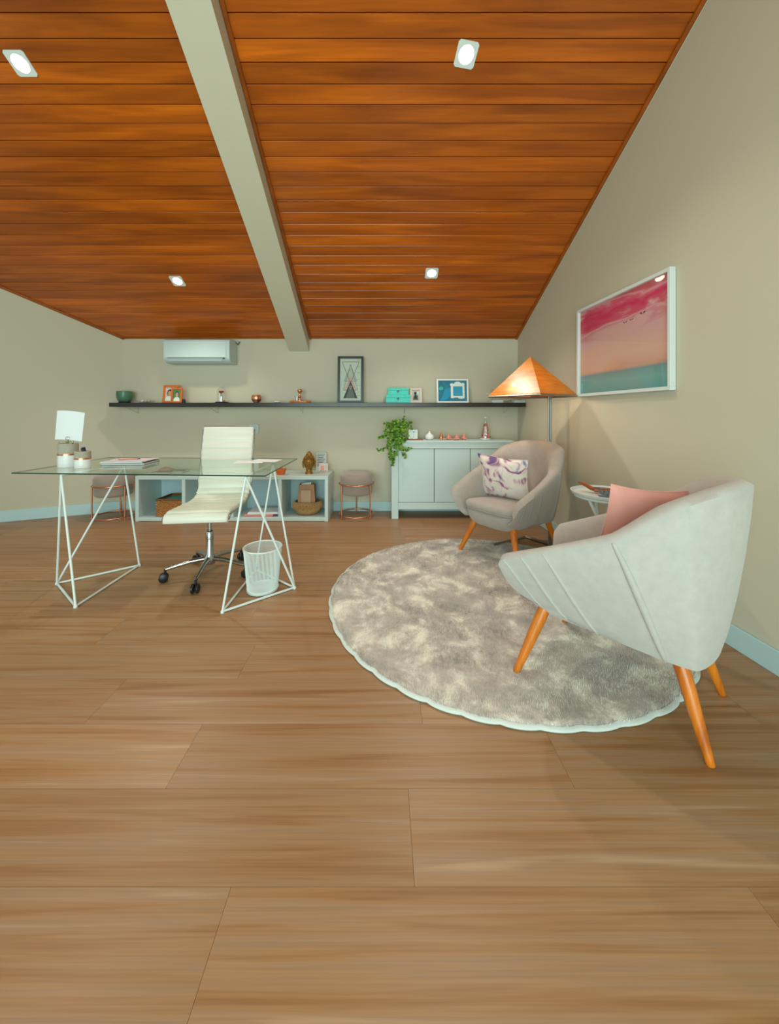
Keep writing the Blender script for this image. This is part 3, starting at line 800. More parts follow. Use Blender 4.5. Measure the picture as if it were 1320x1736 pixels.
lines = [(rect(-.38, .9 - .09 * i, .38 - .1 * (i % 3), .93 - .09 * i), M['grey']) for i in range(8)]
card('printed_card', 'taller white printed card behind the gold head statue', 'card', (-.700, 4.13, CZ), .115, .205, R(-8), M['lgrey'], lines)
card('postcard', 'small pale floral card leaning before the taller printed card', 'card', (-.665, 4.07, CZ), .10, .095, R(-10), M['photo_bg'], [(rect(-.3, .2, .1, .7), M['rose']), (rect(.05, .35, .38, .8), M['lgrey']), (rect(-.4, .08, .4, .14), M['grey'])])
# orange bowl-like box at the desk edge, standing on the cube shelf
def make_orange():
    t = thing('orange_holder', 'small orange tapered holder on the cube shelf by the glass corner', 'holder', (-1.085, 3.90, CZ))
    a = [(-.035, -.025, 0), (.035, -.025, 0), (.035, .025, 0), (-.035, .025, 0)]
    b = [(-.05, -.033, .062), (.05, -.033, .062), (.05, .033, .062), (-.05, .033, .062)]
    c = [(x * .9, y * .85, .062) for x, y, z in b]; d_ = [(x * .85, y * .8, .008) for x, y, z in a]
    mb = MB(); mb.grid([a, b, c, d_], wrap=True); mb.f += [(3, 2, 1, 0), (12, 13, 14, 15)]; mb.m += [0, 0]
    mb.build('holder_body', mat('orange_plastic', (214, 104, 40), .45), t, fix=True)
    for x in (-.02, .022):
        MB().tube([(x, 0, .008), (x * 1.3, .0, .085)], .003, 6).lathe([(.0001, 0), (.005, .003), (.005, .008), (.0001, .011)], 8, (x * 1.3, 0, .084)).build('peg', M['white_glaze'], t, smooth=60)
make_orange()
# gold head statue
def make_head():
    t = thing('head_statue', 'antique gold serene head statue on the cube shelf', 'statue', (-.800, 3.96, CZ))
    n, k = 40, 36; rows = []
    for i in range(k + 1):
        ph = math.pi * i / k; row = []
        for j in range(n):
            th = 2 * math.pi * j / n
            x = math.sin(ph) * math.cos(th); y = math.sin(ph) * math.sin(th); z = math.cos(ph)
            rx, ry, rz_ = .058, .062, .082
            if z < 0: rx *= 1 - .22 * z * z
            px, py, pz_ = x * rx, y * ry, z * rz_ + .118
            fr = max(0, -y)
            if fr > .5:
                g = math.exp(-((x / .10) ** 2)) * math.exp(-(((z + .10) / .22) ** 2)); py -= .016 * g         # nose
                for sx in (-1, 1):
                    g = math.exp(-(((x - sx * .34) / .15) ** 2) - (((z - .10) / .09) ** 2)); py += .010 * g     # eye hollows
                    g = math.exp(-(((x - sx * .34) / .13) ** 2) - (((z - .05) / .04) ** 2)); py -= .004 * g     # lids
                g = math.exp(-((x / .22) ** 2) - (((z + .45) / .06) ** 2)); py -= .008 * g                     # lips
                g = math.exp(-((x / .2) ** 2) - (((z + .62) / .05) ** 2)); py += .004 * g
            row.append((px, py, pz_))
        rows.append(row)
    MB().grid(rows, wrap=True).build('face', M['gold'], t, smooth=180, fix=True)
    MB().lathe([(.0001, 0), (.042, 0), (.042, .012), (.034, .02), (.032, .06), (.0001, .06)], 24).build('neck', M['gold'], t, smooth=50)
    mb = MB(); rn = random.Random(2)
    for i in range(14):
        ph = R(8 + 78 * i / 13); m_ = max(3, int(26 * math.sin(ph)))
        for j in range(m_):
            th = 2 * math.pi * (j + .5 * (i % 2)) / m_; x = math.sin(ph) * math.cos(th); y = math.sin(ph) * math.sin(th); z = math.cos(ph)
            if y < -.35 and z < .52: continue
            c = (x * .061, y * .065, z * .086 + .118)
            mb.lathe([(.0001, -.006), (.006, -.003), (.0075, .001), (.005, .005), (.0001, .007)], 6, c)
    mb.lathe([(.034, .19), (.033, .205), (.024, .222), (.010, .236), (.0001, .240)], 20)
    mb.build('curled_hair', M['gold'], t, smooth=60)
    for sx in (-1, 1):
        MB().tube([(sx * .058, .0, .14), (sx * .066, .004, .128), (sx * .066, .0, .09), (sx * .058, -.002, .062)], [.006, .009, .008, .007], 8).build('ear', M['gold'], t, smooth=60)
make_head()

# ------------------------------------------------------------------ sideboard
def make_side():
    x0, x1, y0, y1, h = .084, 1.374, 3.89, 4.19, .8275
    t = thing('sideboard', 'white sideboard with three plain doors behind the corner armchair', 'cabinet', ((x0 + x1) / 2, (y0 + y1) / 2, 0))
    ox, oy = t.location.x, t.location.y
    B = lambda a, b, c, d_, e, f, nm, mt='white_lam', bv=.003: MB().box(a - ox, b - ox, c - oy, d_ - oy, e, f).build(nm, M[mt], t, bevel=bv, seg=2)
    B(x0, x1, y0 - .008, y1, h - .022, h, 'top_board')
    B(x0, x0 + .072, y0, y0 + .072, 0, h - .022, 'leg'); B(x1 - .072, x1, y0, y0 + .072, 0, h - .022, 'leg')
    B(x0, x0 + .06, y1 - .06, y1, 0, h - .022, 'leg'); B(x1 - .06, x1, y1 - .06, y1, 0, h - .022, 'leg')
    B(x0 + .01, x0 + .03, y0 + .072, y1 - .06, .1, h - .022, 'side_panel'); B(x1 - .03, x1 - .01, y0 + .072, y1 - .06, .1, h - .022, 'side_panel')
    B(x0 + .072, x1 - .072, y0 + .012, y0 + .035, .098, .172, 'bottom_rail'); B(x0 + .072, x1 - .072, y0 + .004, y0 + .03, h - .085, h - .022, 'top_rail')
    B(x0 + .03, x1 - .03, y0 + .035, y1 - .02, .10, .115, 'floor_panel'); B(x0 + .03, x1 - .03, y1 - .02, y1 - .012, .10, h - .022, 'back_panel')
    B(x0 + .05, x1 - .05, y0 + .034, y0 + .045, .115, h - .03, 'inner_panel', 'gap', 0)
    wd = (x1 - x0 - .144 - .008) / 3
    for k in range(3):
        a = x0 + .072 + .002 + k * (wd + .002); B(a, a + wd - .004, y0 + .012, y0 + .032, .175, h - .089, 'door')
make_side()
SZ = .8285
def lathe_thing(name, label, cat, loc, prof, mt, part='body', n=28, group=None, sy=1):
    t = thing(name, label, cat, loc, 0, group); MB().lathe(prof, n, sy=sy).build(part, mt, t, smooth=50); return t
# plant
def make_plant():
    t = thing('trailing_plant', 'bushy green trailing pothos spilling over the sideboard corner', 'plant', (.165, 4.02, SZ))
    o = t.location.copy()
    MB().lathe([(.0001, 0), (.042, 0), (.050, .01), (.058, .085), (.060, .095), (.054, .095), (.052, .08), (.0001, .078)], 28).build('pot', M['white_glaze'], t, smooth=50)
    rn = random.Random(11)
    trails = [[(680, 726, 4.02), (668, 716, 3.95), (656, 722, 3.88), (653, 735, 3.86), (646, 740, 3.85), (642, 742, 3.84)],
              [(680, 726, 4.0), (664, 722, 3.88), (658, 740, 3.85), (655, 757, 3.84), (642, 763, 3.84)],
              [(680, 727, 4.0), (666, 735, 3.86), (662, 755, 3.84), (661, 770, 3.84), (666, 787, 3.84)],
              [(680, 727, 4.0), (672, 740, 3.86), (663, 760, 3.83), (664, 775, 3.83), (665, 783, 3.83)],
              [(682, 728, 4.0), (680, 745, 3.85), (684, 762, 3.84), (694, 759, 3.84)],
              [(682, 728, 4.0), (676, 745, 3.85), (679, 762, 3.84), (689, 774, 3.84)],
              [(682, 728, 4.0), (674, 748, 3.84), (671, 765, 3.84), (668, 772, 3.84)],
              [(682, 724, 4.0), (685, 716, 3.98), (684, 706, 3.98)],
              [(682, 724, 4.0), (692, 716, 3.97), (695, 714, 3.95)],
              [(680, 724, 4.0), (690, 722, 3.93), (697, 724, 3.9)],
              [(678, 724, 4.0), (670, 714, 3.95), (676, 712, 3.92)],
              [(678, 726, 4.0), (660, 718, 3.9), (654, 718, 3.88)],
              [(682, 728, 4.0), (690, 735, 3.86), (684, 745, 3.85), (680, 752, 3.84)]]
    stem = MB(); lf = MB()
    def leaf(p, sz):
        dirv = Vector((rn.uniform(-1, 1), rn.uniform(-1, .2), rn.uniform(-1, .4))).normalized()
        nrm = Vector((rn.uniform(-.6, .6), -1, rn.uniform(-.1, .9))).normalized()
        sd = dirv.cross(nrm).normalized(); nrm = sd.cross(dirv)
        a = p; m1 = p + dirv * sz * .35; e = p + dirv * sz; q = sz * .36
        mi = 0 if rn.random() < .66 else 1
        m2 = p + dirv * sz * .7
        lf.add([a, m1 + sd * q - nrm * sz * .08, m1, m1 - sd * q - nrm * sz * .08, m2 + sd * q * .75 - nrm * sz * .1, m2 - nrm * sz * .03, m2 - sd * q * .75 - nrm * sz * .1, e - nrm * sz * .15],
               [(0, 1, 2), (0, 2, 3), (1, 4, 5, 2), (2, 5, 6, 3), (4, 7, 5), (5, 7, 6)], mi)
    for tr in trails:
        P = [at(*q) - o for q in tr]; path = []
        for i in range(len(P) - 1):
            for q in range(6): path.append(catmull(P, i + q / 6))
        path.append(P[-1]); stem.tube(path, .0016, 5)
        for p in path:
            for _ in range(2): leaf(p + Vector((rn.uniform(-.010, .010), rn.uniform(-.01, .01), rn.uniform(-.010, .010))), rn.uniform(.022, .034))
    for _ in range(300):
        u = rn.random(); px = 672 + rn.gauss(0, 9); py = 731 + rn.gauss(0, 10)
        if px < 650 or px > 690 or py < 712: continue
        leaf(at(px, py, rn.uniform(3.82, 3.98)) - o, rn.uniform(.024, .036))
    stem.build('stems', M['stem'], t, smooth=60)
    q = lf.build('foliage', [M['leaf'], M['leaf2']], t); q['kind'] = 'stuff'
make_plant()
# framed picture, framed card
def frame_thing(name, label, cat, loc, w_, h_, fw, fmat, pmat, polys=(), tilt=R(-6), rz=0, depth=.016, mat_w=0, group=None, glass=True):
    t = thing(name, label, cat, loc, rz, group)
    fr = MB()
    for x0, x1, z0, z1 in ((-w_ / 2, w_ / 2, 0, fw), (-w_ / 2, w_ / 2, h_ - fw, h_), (-w_ / 2, -w_ / 2 + fw, fw, h_ - fw), (w_ / 2 - fw, w_ / 2, fw, h_ - fw)):
        fr.box(x0, x1, -depth, 0, z0, z1)
    a = fr.build('frame', fmat, t, bevel=.0015, seg=1)
    b = MB().box(-w_ / 2 + fw, w_ / 2 - fw, -depth * .5, -.001, fw, h_ - fw).build('picture', pmat, t)
    obs = [a, b]
    if polys:
        mats = []; mb = MB(); W, H = w_ - 2 * fw, h_ - 2 * fw
        for i, (pl, mm) in enumerate(polys):
            if mm not in mats: mats.append(mm)
            mb.add([(x * W, -depth * .5 - .0003 - .00022 * i, fw + z * H) for x, z in pl], [tuple(range(len(pl)))], mats.index(mm))
        obs.append(mb.build('print', mats, t))
    if glass:
        obs.append(MB().box(-w_ / 2 + fw, w_ / 2 - fw, -depth * .9, -depth * .9 + .0012, fw, h_ - fw).build('pane', M['glass'], t))
    for o in obs: o.rotation_euler = (tilt, 0, 0)
    return t
def ell(cx, cz, rx, rz_, n=16, a0=0, a1=360): return [(cx + rx * math.cos(R(a0 + (a1 - a0) * i / n)), cz + rz_ * math.sin(R(a0 + (a1 - a0) * i / n))) for i in range(n if a1 - a0 == 360 else n + 1)]
frame_thing('photo_frame', 'small white frame with grey sketch behind the trailing plant', 'picture frame', (.325, 4.08, SZ), .10, .105, .008, M['white_glaze'], M['lgrey'],
            [(rect(.08, .1, .12, .8), M['grey']), (ell(.10, .8, .12, .12), M['grey']), (rect(-.4, .08, .4, .12), M['rose'])], tilt=R(-4))
o = MB().box(-.05, .13, -.03, .03, 0, .008).build('small_tray', M['brown'], None, bevel=.002); o.location = (.30, 4.02, SZ); tag(o, 'thin brown tray on the sideboard in front of the small white frame', 'tray')
lathe_thing('vase', 'small round white lidded jar on the sideboard', 'jar', (.500, 4.03, SZ), [(.0001, 0), (.03, 0), (.048, .018), (.050, .036), (.038, .056), (.016, .068), (.010, .078), (.010, .09), (.0001, .094)], M['white_glaze'])
def tree(label, loc, h, r, mt, tiers=4, group=None, name='tree_figurine'):
    t = thing(name, label, 'figurine', loc, 0, group)
    pf = [(.0001, 0), (r * .45, 0), (r * .45, h * .10), (r * .2, h * .12), (r * .2, h * .18)]
    for i in range(tiers):
        z = h * (.18 + .72 * i / tiers); rr = r * (1 - i / (tiers + .6)); pf += [(rr, z), (rr * .96, z + h * .03), (rr * .5, z + h * .72 / tiers)]
    pf += [(r * .10, h * .96), (.0001, h)]
    MB().lathe(pf, 20).build('tiers', mt, t, smooth=35)
    MB().lathe([(.0001, 0), (r * .6, 0), (r * .6, .004), (.0001, .005)], 18).build('base', mt, t, smooth=40)
    return t
tree('shiny copper tree figurine left of the pink trees on the sideboard', (.627, 4.02, SZ), .098, .028, M['copper'], 5)
tree('leftmost of the three pink tree figurines, beside the copper one', (.712, 4.03, SZ), .066, .036, M['rose'], 3, 'pink tree figurines')
tree('middle of the three pink tree figurines on the sideboard', (.790, 3.98, SZ), .064, .040, M['rose'], 3, 'pink tree figurines')
tree('rightmost of the three pink tree figurines on the sideboard', (.878, 4.03, SZ), .070, .036, M['rose'], 3, 'pink tree figurines')
o = MB().box(-.13, .13, -.012, .012, 0, .012).build('twig_garland', M['copper'], None, bevel=.003); o.location = (.78, 4.085, SZ); tag(o, 'thin copper bar lying behind the pink tree figurines', 'ornament')
def make_bottle():
    t = thing('glass_decanter', 'tall cone shaped glass decanter with pink petals inside on the sideboard', 'decanter', (1.115, 4.04, SZ))
    MB().lathe([(.0001, 0), (.062, 0), (.066, .008), (.060, .04), (.036, .14), (.014, .20), (.011, .222), (.016, .230), (.0001, .232)], 28).build('bottle', glassy('bottle_glass', (.93, .95, .95), 3), t, smooth=50)
    MB().prism([(-.024, -.002, .006), (.020, -.002, .006), (.006, -.002, .20), (-.004, -.002, .20)], (0, .004, 0)).build('white_insert', M['white_glaze'], t)
    MB().lathe([(.0001, .001), (.056, .001), (.056, .014), (.0001, .016)], 28).build('white_layer', M['white_glaze'], t, smooth=50)
    mb = MB(); rn = random.Random(4)
    for i in range(170):
        z = .02 + .16 * rn.random() ** 1.5; rr = .058 * (1 - z / .235) * rn.uniform(.7, 1); a = rn.uniform(0, 6.28); s_ = rn.uniform(.004, .010)
        mb.lathe([(.0001, -s_ * .6), (s_, 0), (.0001, s_ * .6)], 6, (rr * math.cos(a), rr * math.sin(a), z), mi=0 if rn.random() < .6 else 1)
    q = mb.build('petals', [M['rose'], mat('coral_petal', (206, 92, 96), .6)], t); q['kind'] = 'stuff'
    MB().lathe([(.0001, .232), (.012, .233), (.014, .242), (.0001, .248)], 14).build('stopper', M['white_glaze'], t, smooth=50)
make_bottle()

# ------------------------------------------------------------------ wall shelf and what stands on it
HZ = 1.231
def make_shelf():
    t = thing('wall_shelf', 'long dark floating shelf across the back wall', 'shelf', (-.71, 4.1, 1.186))
    o = Vector((-.71, 4.1, 1.186))
    MB().box(-2.968 + .71, 1.535 + .71, 3.985 - 4.1, BY - .001 - 4.1, 0, .044).build('board', M['dark_shelf'], t, bevel=.002, seg=1)
    for x in (-2.80, -1.89, -.92, .235, 1.37):
        x -= o.x
        MB().tube([(x, -.10, -.003), (x, .10, -.065)], .0018, 6).tube([(x, .112, -.0), (x, .112, -.07)], .002, 6).build('bracket', M['bracket'], t, smooth=60)
make_shelf()
HZ = 1.2305
def X_at(px, Y): return (px - 650) / 625 * Y
SY = 4.07
def make_green():
    t = thing('green_bowl', 'green glazed plant bowl at the left end of the dark shelf', 'bowl', (X_at(211, 4.09), 4.09, HZ))
    MB().lathe([(.0001, .012), (.05, .012), (.066, .03), (.076, .06), (.078, .10), (.076, .128), (.071, .130), (.072, .10), (.068, .06), (.05, .03), (.0001, .024)], 32).build('bowl', M['green_glaze'], t, smooth=50)
    MB().lathe([(.0001, 0), (.056, 0), (.058, .008), (.046, .013), (.0001, .013)], 28).build('saucer', M['black'], t, smooth=50)
    for i in range(3): MB().tube([(.0775 * math.cos(a * math.pi / 18), .0775 * math.sin(a * math.pi / 18), .065 + .018 * i) for a in range(36)], .0016, 5, closed=True).build('groove_ring', M['green_glaze'], t, smooth=180)
make_green()
def make_dish():
    t = thing('glass_dish', 'low pale glass dish of shells on the shelf between green bowl and photos', 'dish', (X_at(246, 4.09), 4.09, HZ))
    MB().lathe([(.0001, 0), (.05, 0), (.085, .018), (.09, .026), (.084, .022), (.05, .006), (.0001, .005)], 28).build('dish', M['glass'], t, smooth=50)
    rn = random.Random(8)
    for i in range(5):
        a = i * 1.3; MB().lathe([(.0001, 0), (.018, .004), (.022, .014), (.012, .026), (.0001, .03)], 12, (.035 * math.cos(a), .02 * math.sin(a), .006), sy=.7).build('shell', M['photo_bg'] if i % 2 else M['concrete'], t, smooth=50)
make_dish()
def portrait(bg, shirt, sx=0):
    return [(rect(-.5, 0, .5, 1), bg), (ell(sx, .58, .26, .27), M['hair']), (ell(sx, .55, .19, .22), M['skin']), (rect(sx - .07, .25, sx + .07, .42), M['skin']), ([(-.42 + sx, 0), (.42 + sx, 0), (.34 + sx, .26), (.12 + sx, .34), (-.12 + sx, .34), (-.34 + sx, .26)], shirt), (ell(sx, .72, .2, .10, 10, 0, 180), M['hair'])]
frame_thing('photo_frame', 'larger orange wooden photo frame on the shelf, person with dark hair', 'picture frame', (X_at(287, 4.10), 4.12, HZ), .165, .20, .022, M['orange_frame'], M['photo_bg'], portrait(M['photo_bg'], M['white_glaze'], -.08), rz=R(3), tilt=R(-9))
frame_thing('photo_frame', 'smaller orange wooden photo frame overlapping the larger, green photo background', 'picture frame', (X_at(300, 4.05), 4.045, HZ), .125, .165, .018, M['orange_frame'], M['photo_bg'], portrait(M['photo_green'], M['white_glaze'], .02), rz=R(-4), tilt=R(-5))
o = MB().lathe([(.0001, 0), (.022, 0), (.024, .02), (.012, .045), (.0001, .048)], 16).build('dark_blue_stone', mat('blue_stone', (20, 44, 60), .3), None, smooth=50); o.location = (X_at(311, 4.1), 4.10, HZ); tag(o, 'small dark blue stone beside the orange photo frames', 'stone')
def make_dome():
    t = thing('glass_dome', 'glass dome with a red rose on a dark base on the shelf', 'ornament', (X_at(376, 4.08), 4.08, HZ))
    MB().lathe([(.0001, 0), (.068, 0), (.070, .008), (.058, .014), (.0001, .014)], 28).build('base', M['black'], t, smooth=50)
    MB().lathe([(.052, .014), (.052, .12), (.044, .155), (.026, .178), (.0001, .186), ], 28).lathe([(.0001, .186), (.008, .188), (.009, .2), (.0001, .206)], 14).build('dome', glassy('dome_glass', (.95, .96, .96), 3), t, smooth=50)
    MB().tube([(0, 0, .014), (.004, 0, .06), (-.006, 0, .10)], .0025, 6).build('stem', M['leaf2'], t, smooth=60)
    mb = MB()
    for i in range(9):
        a = i * 2.4; r_ = .004 + .0016 * i
        mb.lathe([(.0001, -.008), (.010, -.004), (.014, .006), (.009, .014), (.0001, .012)], 8, (-.010 + r_ * math.cos(a), r_ * math.sin(a), .112 + .001 * i))
    mb.build('rose', M['red'], t, smooth=60)
    MB().tube([(.0, -.045, .016), (0, -.047, .105)], .006, 8).build('silver_tube', M['chrome'], t, smooth=60)
    MB().lathe([(.0001, 0), (.012, .002), (.010, .012), (.0001, .016)], 10, (.028, -.01, .014)).build('fallen_petal', M['red'], t, smooth=60)
make_dome()
def make_cpot():
    t = thing('copper_pot', 'small ribbed copper votive pot on the shelf', 'candle holder', (X_at(434.5, 4.06), 4.06, HZ))
    n = 48; pf = [(.030, 0), (.032, .006), (.048, .03), (.052, .05), (.047, .078), (.044, .086), (.041, .084), (.046, .05), (.03, .012), (.001, .01)]
    rows = [[(r_ * (1 + (.04 * math.cos(12 * 2 * math.pi * j / n) if 1 < i < 5 else 0)) * math.cos(2 * math.pi * j / n), r_ * (1 + (.04 * math.cos(12 * 2 * math.pi * j / n) if 1 < i < 5 else 0)) * math.sin(2 * math.pi * j / n), z) for j in range(n)] for i, (r_, z) in enumerate(pf)]
    mb = MB().grid(rows, wrap=True); mb.f.append(tuple(reversed(range(n)))); mb.m.append(0)
    mb.build('pot', M['copper'], t, smooth=60)
    MB().lathe([(.0001, .011), (.036, .011), (.038, .05), (.0001, .052)], 24).build('candle', M['white_glaze'], t, smooth=50)
make_cpot()
o = MB().lathe([(.0001, 0), (.018, .001), (.028, .008), (.020, .017), (.0001, .02)], 18, sx=1.4).build('white_pebble', M['white_glaze'], None, smooth=60); o.location = (X_at(470, 4.06), 4.06, HZ); tag(o, 'low white pebble on the shelf right of the copper pot', 'stone')
def make_burner():
    t = thing('copper_candlestick', 'copper candlestick on an amber wooden slab on the shelf', 'candlestick', (X_at(508, 4.07), 4.07, HZ + .024))
    MB().lathe([(.0001, 0), (.030, 0), (.030, .006), (.014, .012), (.011, .03), (.018, .04), (.011, .052), (.013, .085), (.024, .10), (.027, .112), (.020, .126), (.0001, .128)], 24).build('stick', M['copper'], t, smooth=50)
    MB().lathe([(.0001, 0), (.014, 0), (.014, .05), (.0001, .052)], 14, (-.022, -.03, 0)).build('silver_cup', M['chrome'], t, smooth=50)
    o = MB(); pts = ell(0, 0, .115, .05, 20); o.prism([(x * (1 + .06 * math.sin(3 * i)), y, 0) for i, (x, y) in enumerate(pts)], (0, 0, .0235)); q = o.build('wooden_slab', M['amber'], None, bevel=.003)
    q.location = (X_at(509, 4.07), 4.07, HZ); tag(q, 'amber wooden slab under the copper candlestick', 'slab')
make_burner()
# geometric print
def geo():
    W = M['paper']; pk = mat('print_pink', (214, 178, 176), .7); pg = mat('print_pale_green', (182, 200, 188), .7); ln = mat('print_line', (150, 112, 100), .7); dg = mat('print_dark', (66, 72, 74), .7); vg = mat('print_grey', (110, 118, 116), .7)
    P = [(rect(-.46, .02, .46, .98), mat('print_paper', (206, 216, 208), .8))]
    def tri(cx, zt, zb, hw, mm): return ([(cx - hw, zb), (cx + hw, zb), (cx, zt)], mm)
    def outline(a, b, c, mm, w_=.012):
        out = []
        for p, q in ((a, b), (b, c), (c, a)):
            dx, dz = q[0] - p[0], (q[1] - p[1]) * 2; l = math.hypot(dx, dz); nx, nz2 = -dz / l * w_, dx / l * w_ / 2
            out.append(([(p[0] - nx, p[1] - nz2), (q[0] - nx, q[1] - nz2), (q[0] + nx, q[1] + nz2), (p[0] + nx, p[1] + nz2)], mm))
        return out
    P += [tri(0, .84, .46, .30, pg), tri(0, .62, .24, .30, pk)]
    P += outline((-.40, .92), (.40, .92), (0, .42), ln) + outline((-.33, .25), (.33, .25), (0, .86), ln, .009) + outline((-.30, .46), (.30, .46), (0, .84), vg, .007)
    P += [tri(0, .46, .06, .33, dg), tri(0, .40, .065, .22, vg)]
    P += outline((-.07, .34), (0, .27), (.07, .34), pk, .009)
    for z in (.95, .8, .66, .5, .36, .2, .12): P.append((rect(.30, z, .42, z + .006), vg))
    return P
frame_thing('geometric_print', 'tall black framed print of overlapping triangles on the shelf', 'picture', (X_at(593.5, 4.09), 4.12, HZ), .288, .525, .024, mat('black_frame', (36, 40, 42), .35), M['lgrey'], geo(), tilt=R(-4), depth=.022)
# turquoise boxes
def tbox(label, loc, w_, d_, h):
    t = thing('turquoise_box', label, 'box', loc, 0, None)
    MB().box(-w_ / 2 + .002, w_ / 2 - .002, -d_ / 2 + .002, d_ / 2 - .002, 0, h * .62).build('body', M['teal'], t, bevel=.002)
    MB().box(-w_ / 2, w_ / 2, -d_ / 2, d_ / 2, h * .62, h).build('lid', M['teal'], t, bevel=.003)
    MB().box(-.014, .014, -d_ / 2 - .003, -d_ / 2, h * .5, h * .62).box(-.004, .004, -d_ / 2 - .005, -d_ / 2, h * .3, h * .55).build('clasp', M['black'], t)
    return t
tbox('lower, wider turquoise box of the stacked pair on the shelf', (X_at(674.5, 4.03), 4.08, HZ), .272, .14, .088)
tbox('upper, narrower turquoise box of the stacked pair on the shelf', (X_at(674.5, 4.05), 4.09, HZ + .0885), .232, .12, .074)
frame_thing('photo_frame', 'small pale frame with black and white photo right of the turquoise boxes', 'picture frame', (X_at(705, 4.09), 4.10, HZ), .13, .165, .020, M['photo_bg'], M['lgrey'],
            [(rect(-.36, .1, .36, .92), M['lgrey']), (ell(-.08, .68, .15, .17), M['hair']), ([(-.38, .1), (.30, .1), (.22, .5), (-.05, .6), (-.3, .5)], M['grey']), (ell(-.05, .35, .14, .18), M['hair']), (ell(.25, .75, .08, .12), M['white_glaze'])])
BW = M['white_glaze']
P = [(rect(-.5, 0, .5, 1), M['blue_ph']), (ell(-.40, .62, .075, .09), M['teal']), ([(-.44, .0), (-.20, .08), (.0, .42), (-.10, .66), (-.26, .60), (-.34, .3)], M['blue_hi'])]
P += [([(-.06, .18), (.42, .18), (.42, .84), (-.06, .84)], BW), (ell(.18, .86, .12, .09, 12), BW), (ell(-.02, .80, .07, .07, 10), BW), (ell(.36, .82, .07, .07, 10), BW), (ell(.0, .2, .07, .06, 10), BW), (ell(.3, .17, .12, .05, 10), BW), (rect(.02, .26, .35, .72), M['blue_hi'])]
frame_thing('blue_picture', 'blue picture of an ornate white frame, in a pale frame on the shelf', 'picture', (X_at(767.5, 4.09), 4.11, HZ), .355, .27, .018, M['white_glaze'], M['blue_ph'], P, tilt=R(-6))
# white trays under the lamp end of the shelf
def wbox(label, px, w_, h):
    t = thing('white_tray', label, 'tray', (X_at(px, 4.06), 4.06, HZ)); MB().box(-w_ / 2, w_ / 2, -.05, .05, 0, .005).box(-w_ / 2, w_ / 2, -.05, -.045, .005, h).box(-w_ / 2, w_ / 2, .045, .05, .005, h).box(-w_ / 2, -w_ / 2 + .005, -.045, .045, .005, h).box(w_ / 2 - .005, w_ / 2, -.045, .045, .005, h).build('tray_body', M['white_lam'], t, bevel=.001, seg=1)
wbox('left of the two low white trays at the right end of the shelf', 841, .12, .028)
wbox('right of the two low white trays at the right end of the shelf', 878, .12, .026)
def make_easel():
    t = thing('wire_stand', 'small bent wire stand between the two white trays on the shelf', 'stand', (X_at(859, 4.03), 4.03, HZ))
    MB().tube([(-.05, 0, .003), (-.045, 0, .035), (0, -.01, .008), (.045, 0, .035), (.05, 0, .003)], .003, 6).build('wire', M['steel'], t, smooth=60)
make_easel()
def make_fig():
    t = thing('dark_ornament', 'tiny dark wire ornament behind the left corner of the pyramid lamp', 'ornament', (X_at(834, 4.12), 4.12, HZ))
    MB().tube([(0, 0, 0), (0, 0, .12)], .0018, 6).lathe([(.0001, 0), (.014, 0), (.014, .003), (.0001, .004)], 12).build('pin', M['steel'], t, smooth=60)
    MB().tube([(.018 * math.cos(a * .524), 0, .135 + .018 * math.sin(a * .524)) for a in range(12)], .0018, 6, closed=True).build('loop', M['steel'], t, smooth=60)
make_fig()

# ------------------------------------------------------------------ air conditioner
def make_ac():
    t = thing('air_conditioner', 'white split air conditioner under the ceiling on the back wall', 'air conditioner', (-2.03, 4.21, 1.66))
    w0, w1 = -.36, .36
    pf = [(0, .005), (0, .268), (-.17, .268), (-.205, .255), (-.215, .23), (-.212, .06), (-.195, .028), (-.15, .008)]
    MB().prism([(w0, y, z) for y, z in pf], (w1 - w0, 0, 0)).build('housing', M['white_lam'], t, bevel=.006, smooth=40)
    MB().box(w0 + .02, w1 - .035, -.2185, -.2145, .062, .235).build('front_panel', M['white_lam'], t, bevel=.0015, seg=1)
    MB().prism([(w0 + .05, -.2155, .052), (w0 + .05, -.200, .024), (w0 + .05, -.204, .022), (w0 + .05, -.220, .050)], (w1 - w0 - .13, 0, 0)).build('louvre', M['white_lam_in'], t)
    MB().prism([(w0 + .045, -.2145, .057), (w0 + .045, -.2175, .057), (w0 + .045, -.2175, .053), (w0 + .045, -.2145, .053)], (w1 - w0 - .10, 0, 0)).build('air_slot', M['gap'], t)
    MB().box(w1 - .07, w1 - .052, -.2175, -.2125, .045, .056).build('display', M['black'], t)
    MB().tube([(w1 + .001, -.05, .25), (w1 + .02, -.03, .235), (w1 + .03, -.01, .27)], .006, 8).build('pipe', M['gap'], t, smooth=60)
make_ac()

# ------------------------------------------------------------------ outlet
def make_outlet():
    t = thing('wall_outlet', 'white double wall outlet plate behind the swivel chair back', 'outlet', (X_at(430, 4.21), 4.215, .925))
    MB().box(-.05, .055, -.010, 0, -.04, .065).build('plate', M['white_lam'], t, bevel=.003)
    MB().box(-.03, .035, -.013, -.010, -.022, .045).build('insert', M['white_lam_in'], t, bevel=.002)
    for x in (-.014, 0, .014): MB().lathe([(.0001, 0), (.003, 0), (.003, .001), (.0001, .001)], 8, (x, 0, 0)).build('hole', M['gap'], t).rotation_euler = (R(90), 0, 0)
    for o in t.children:
        if o.name.startswith('hole'): o.location = (0, -.0131, .012)
make_outlet()

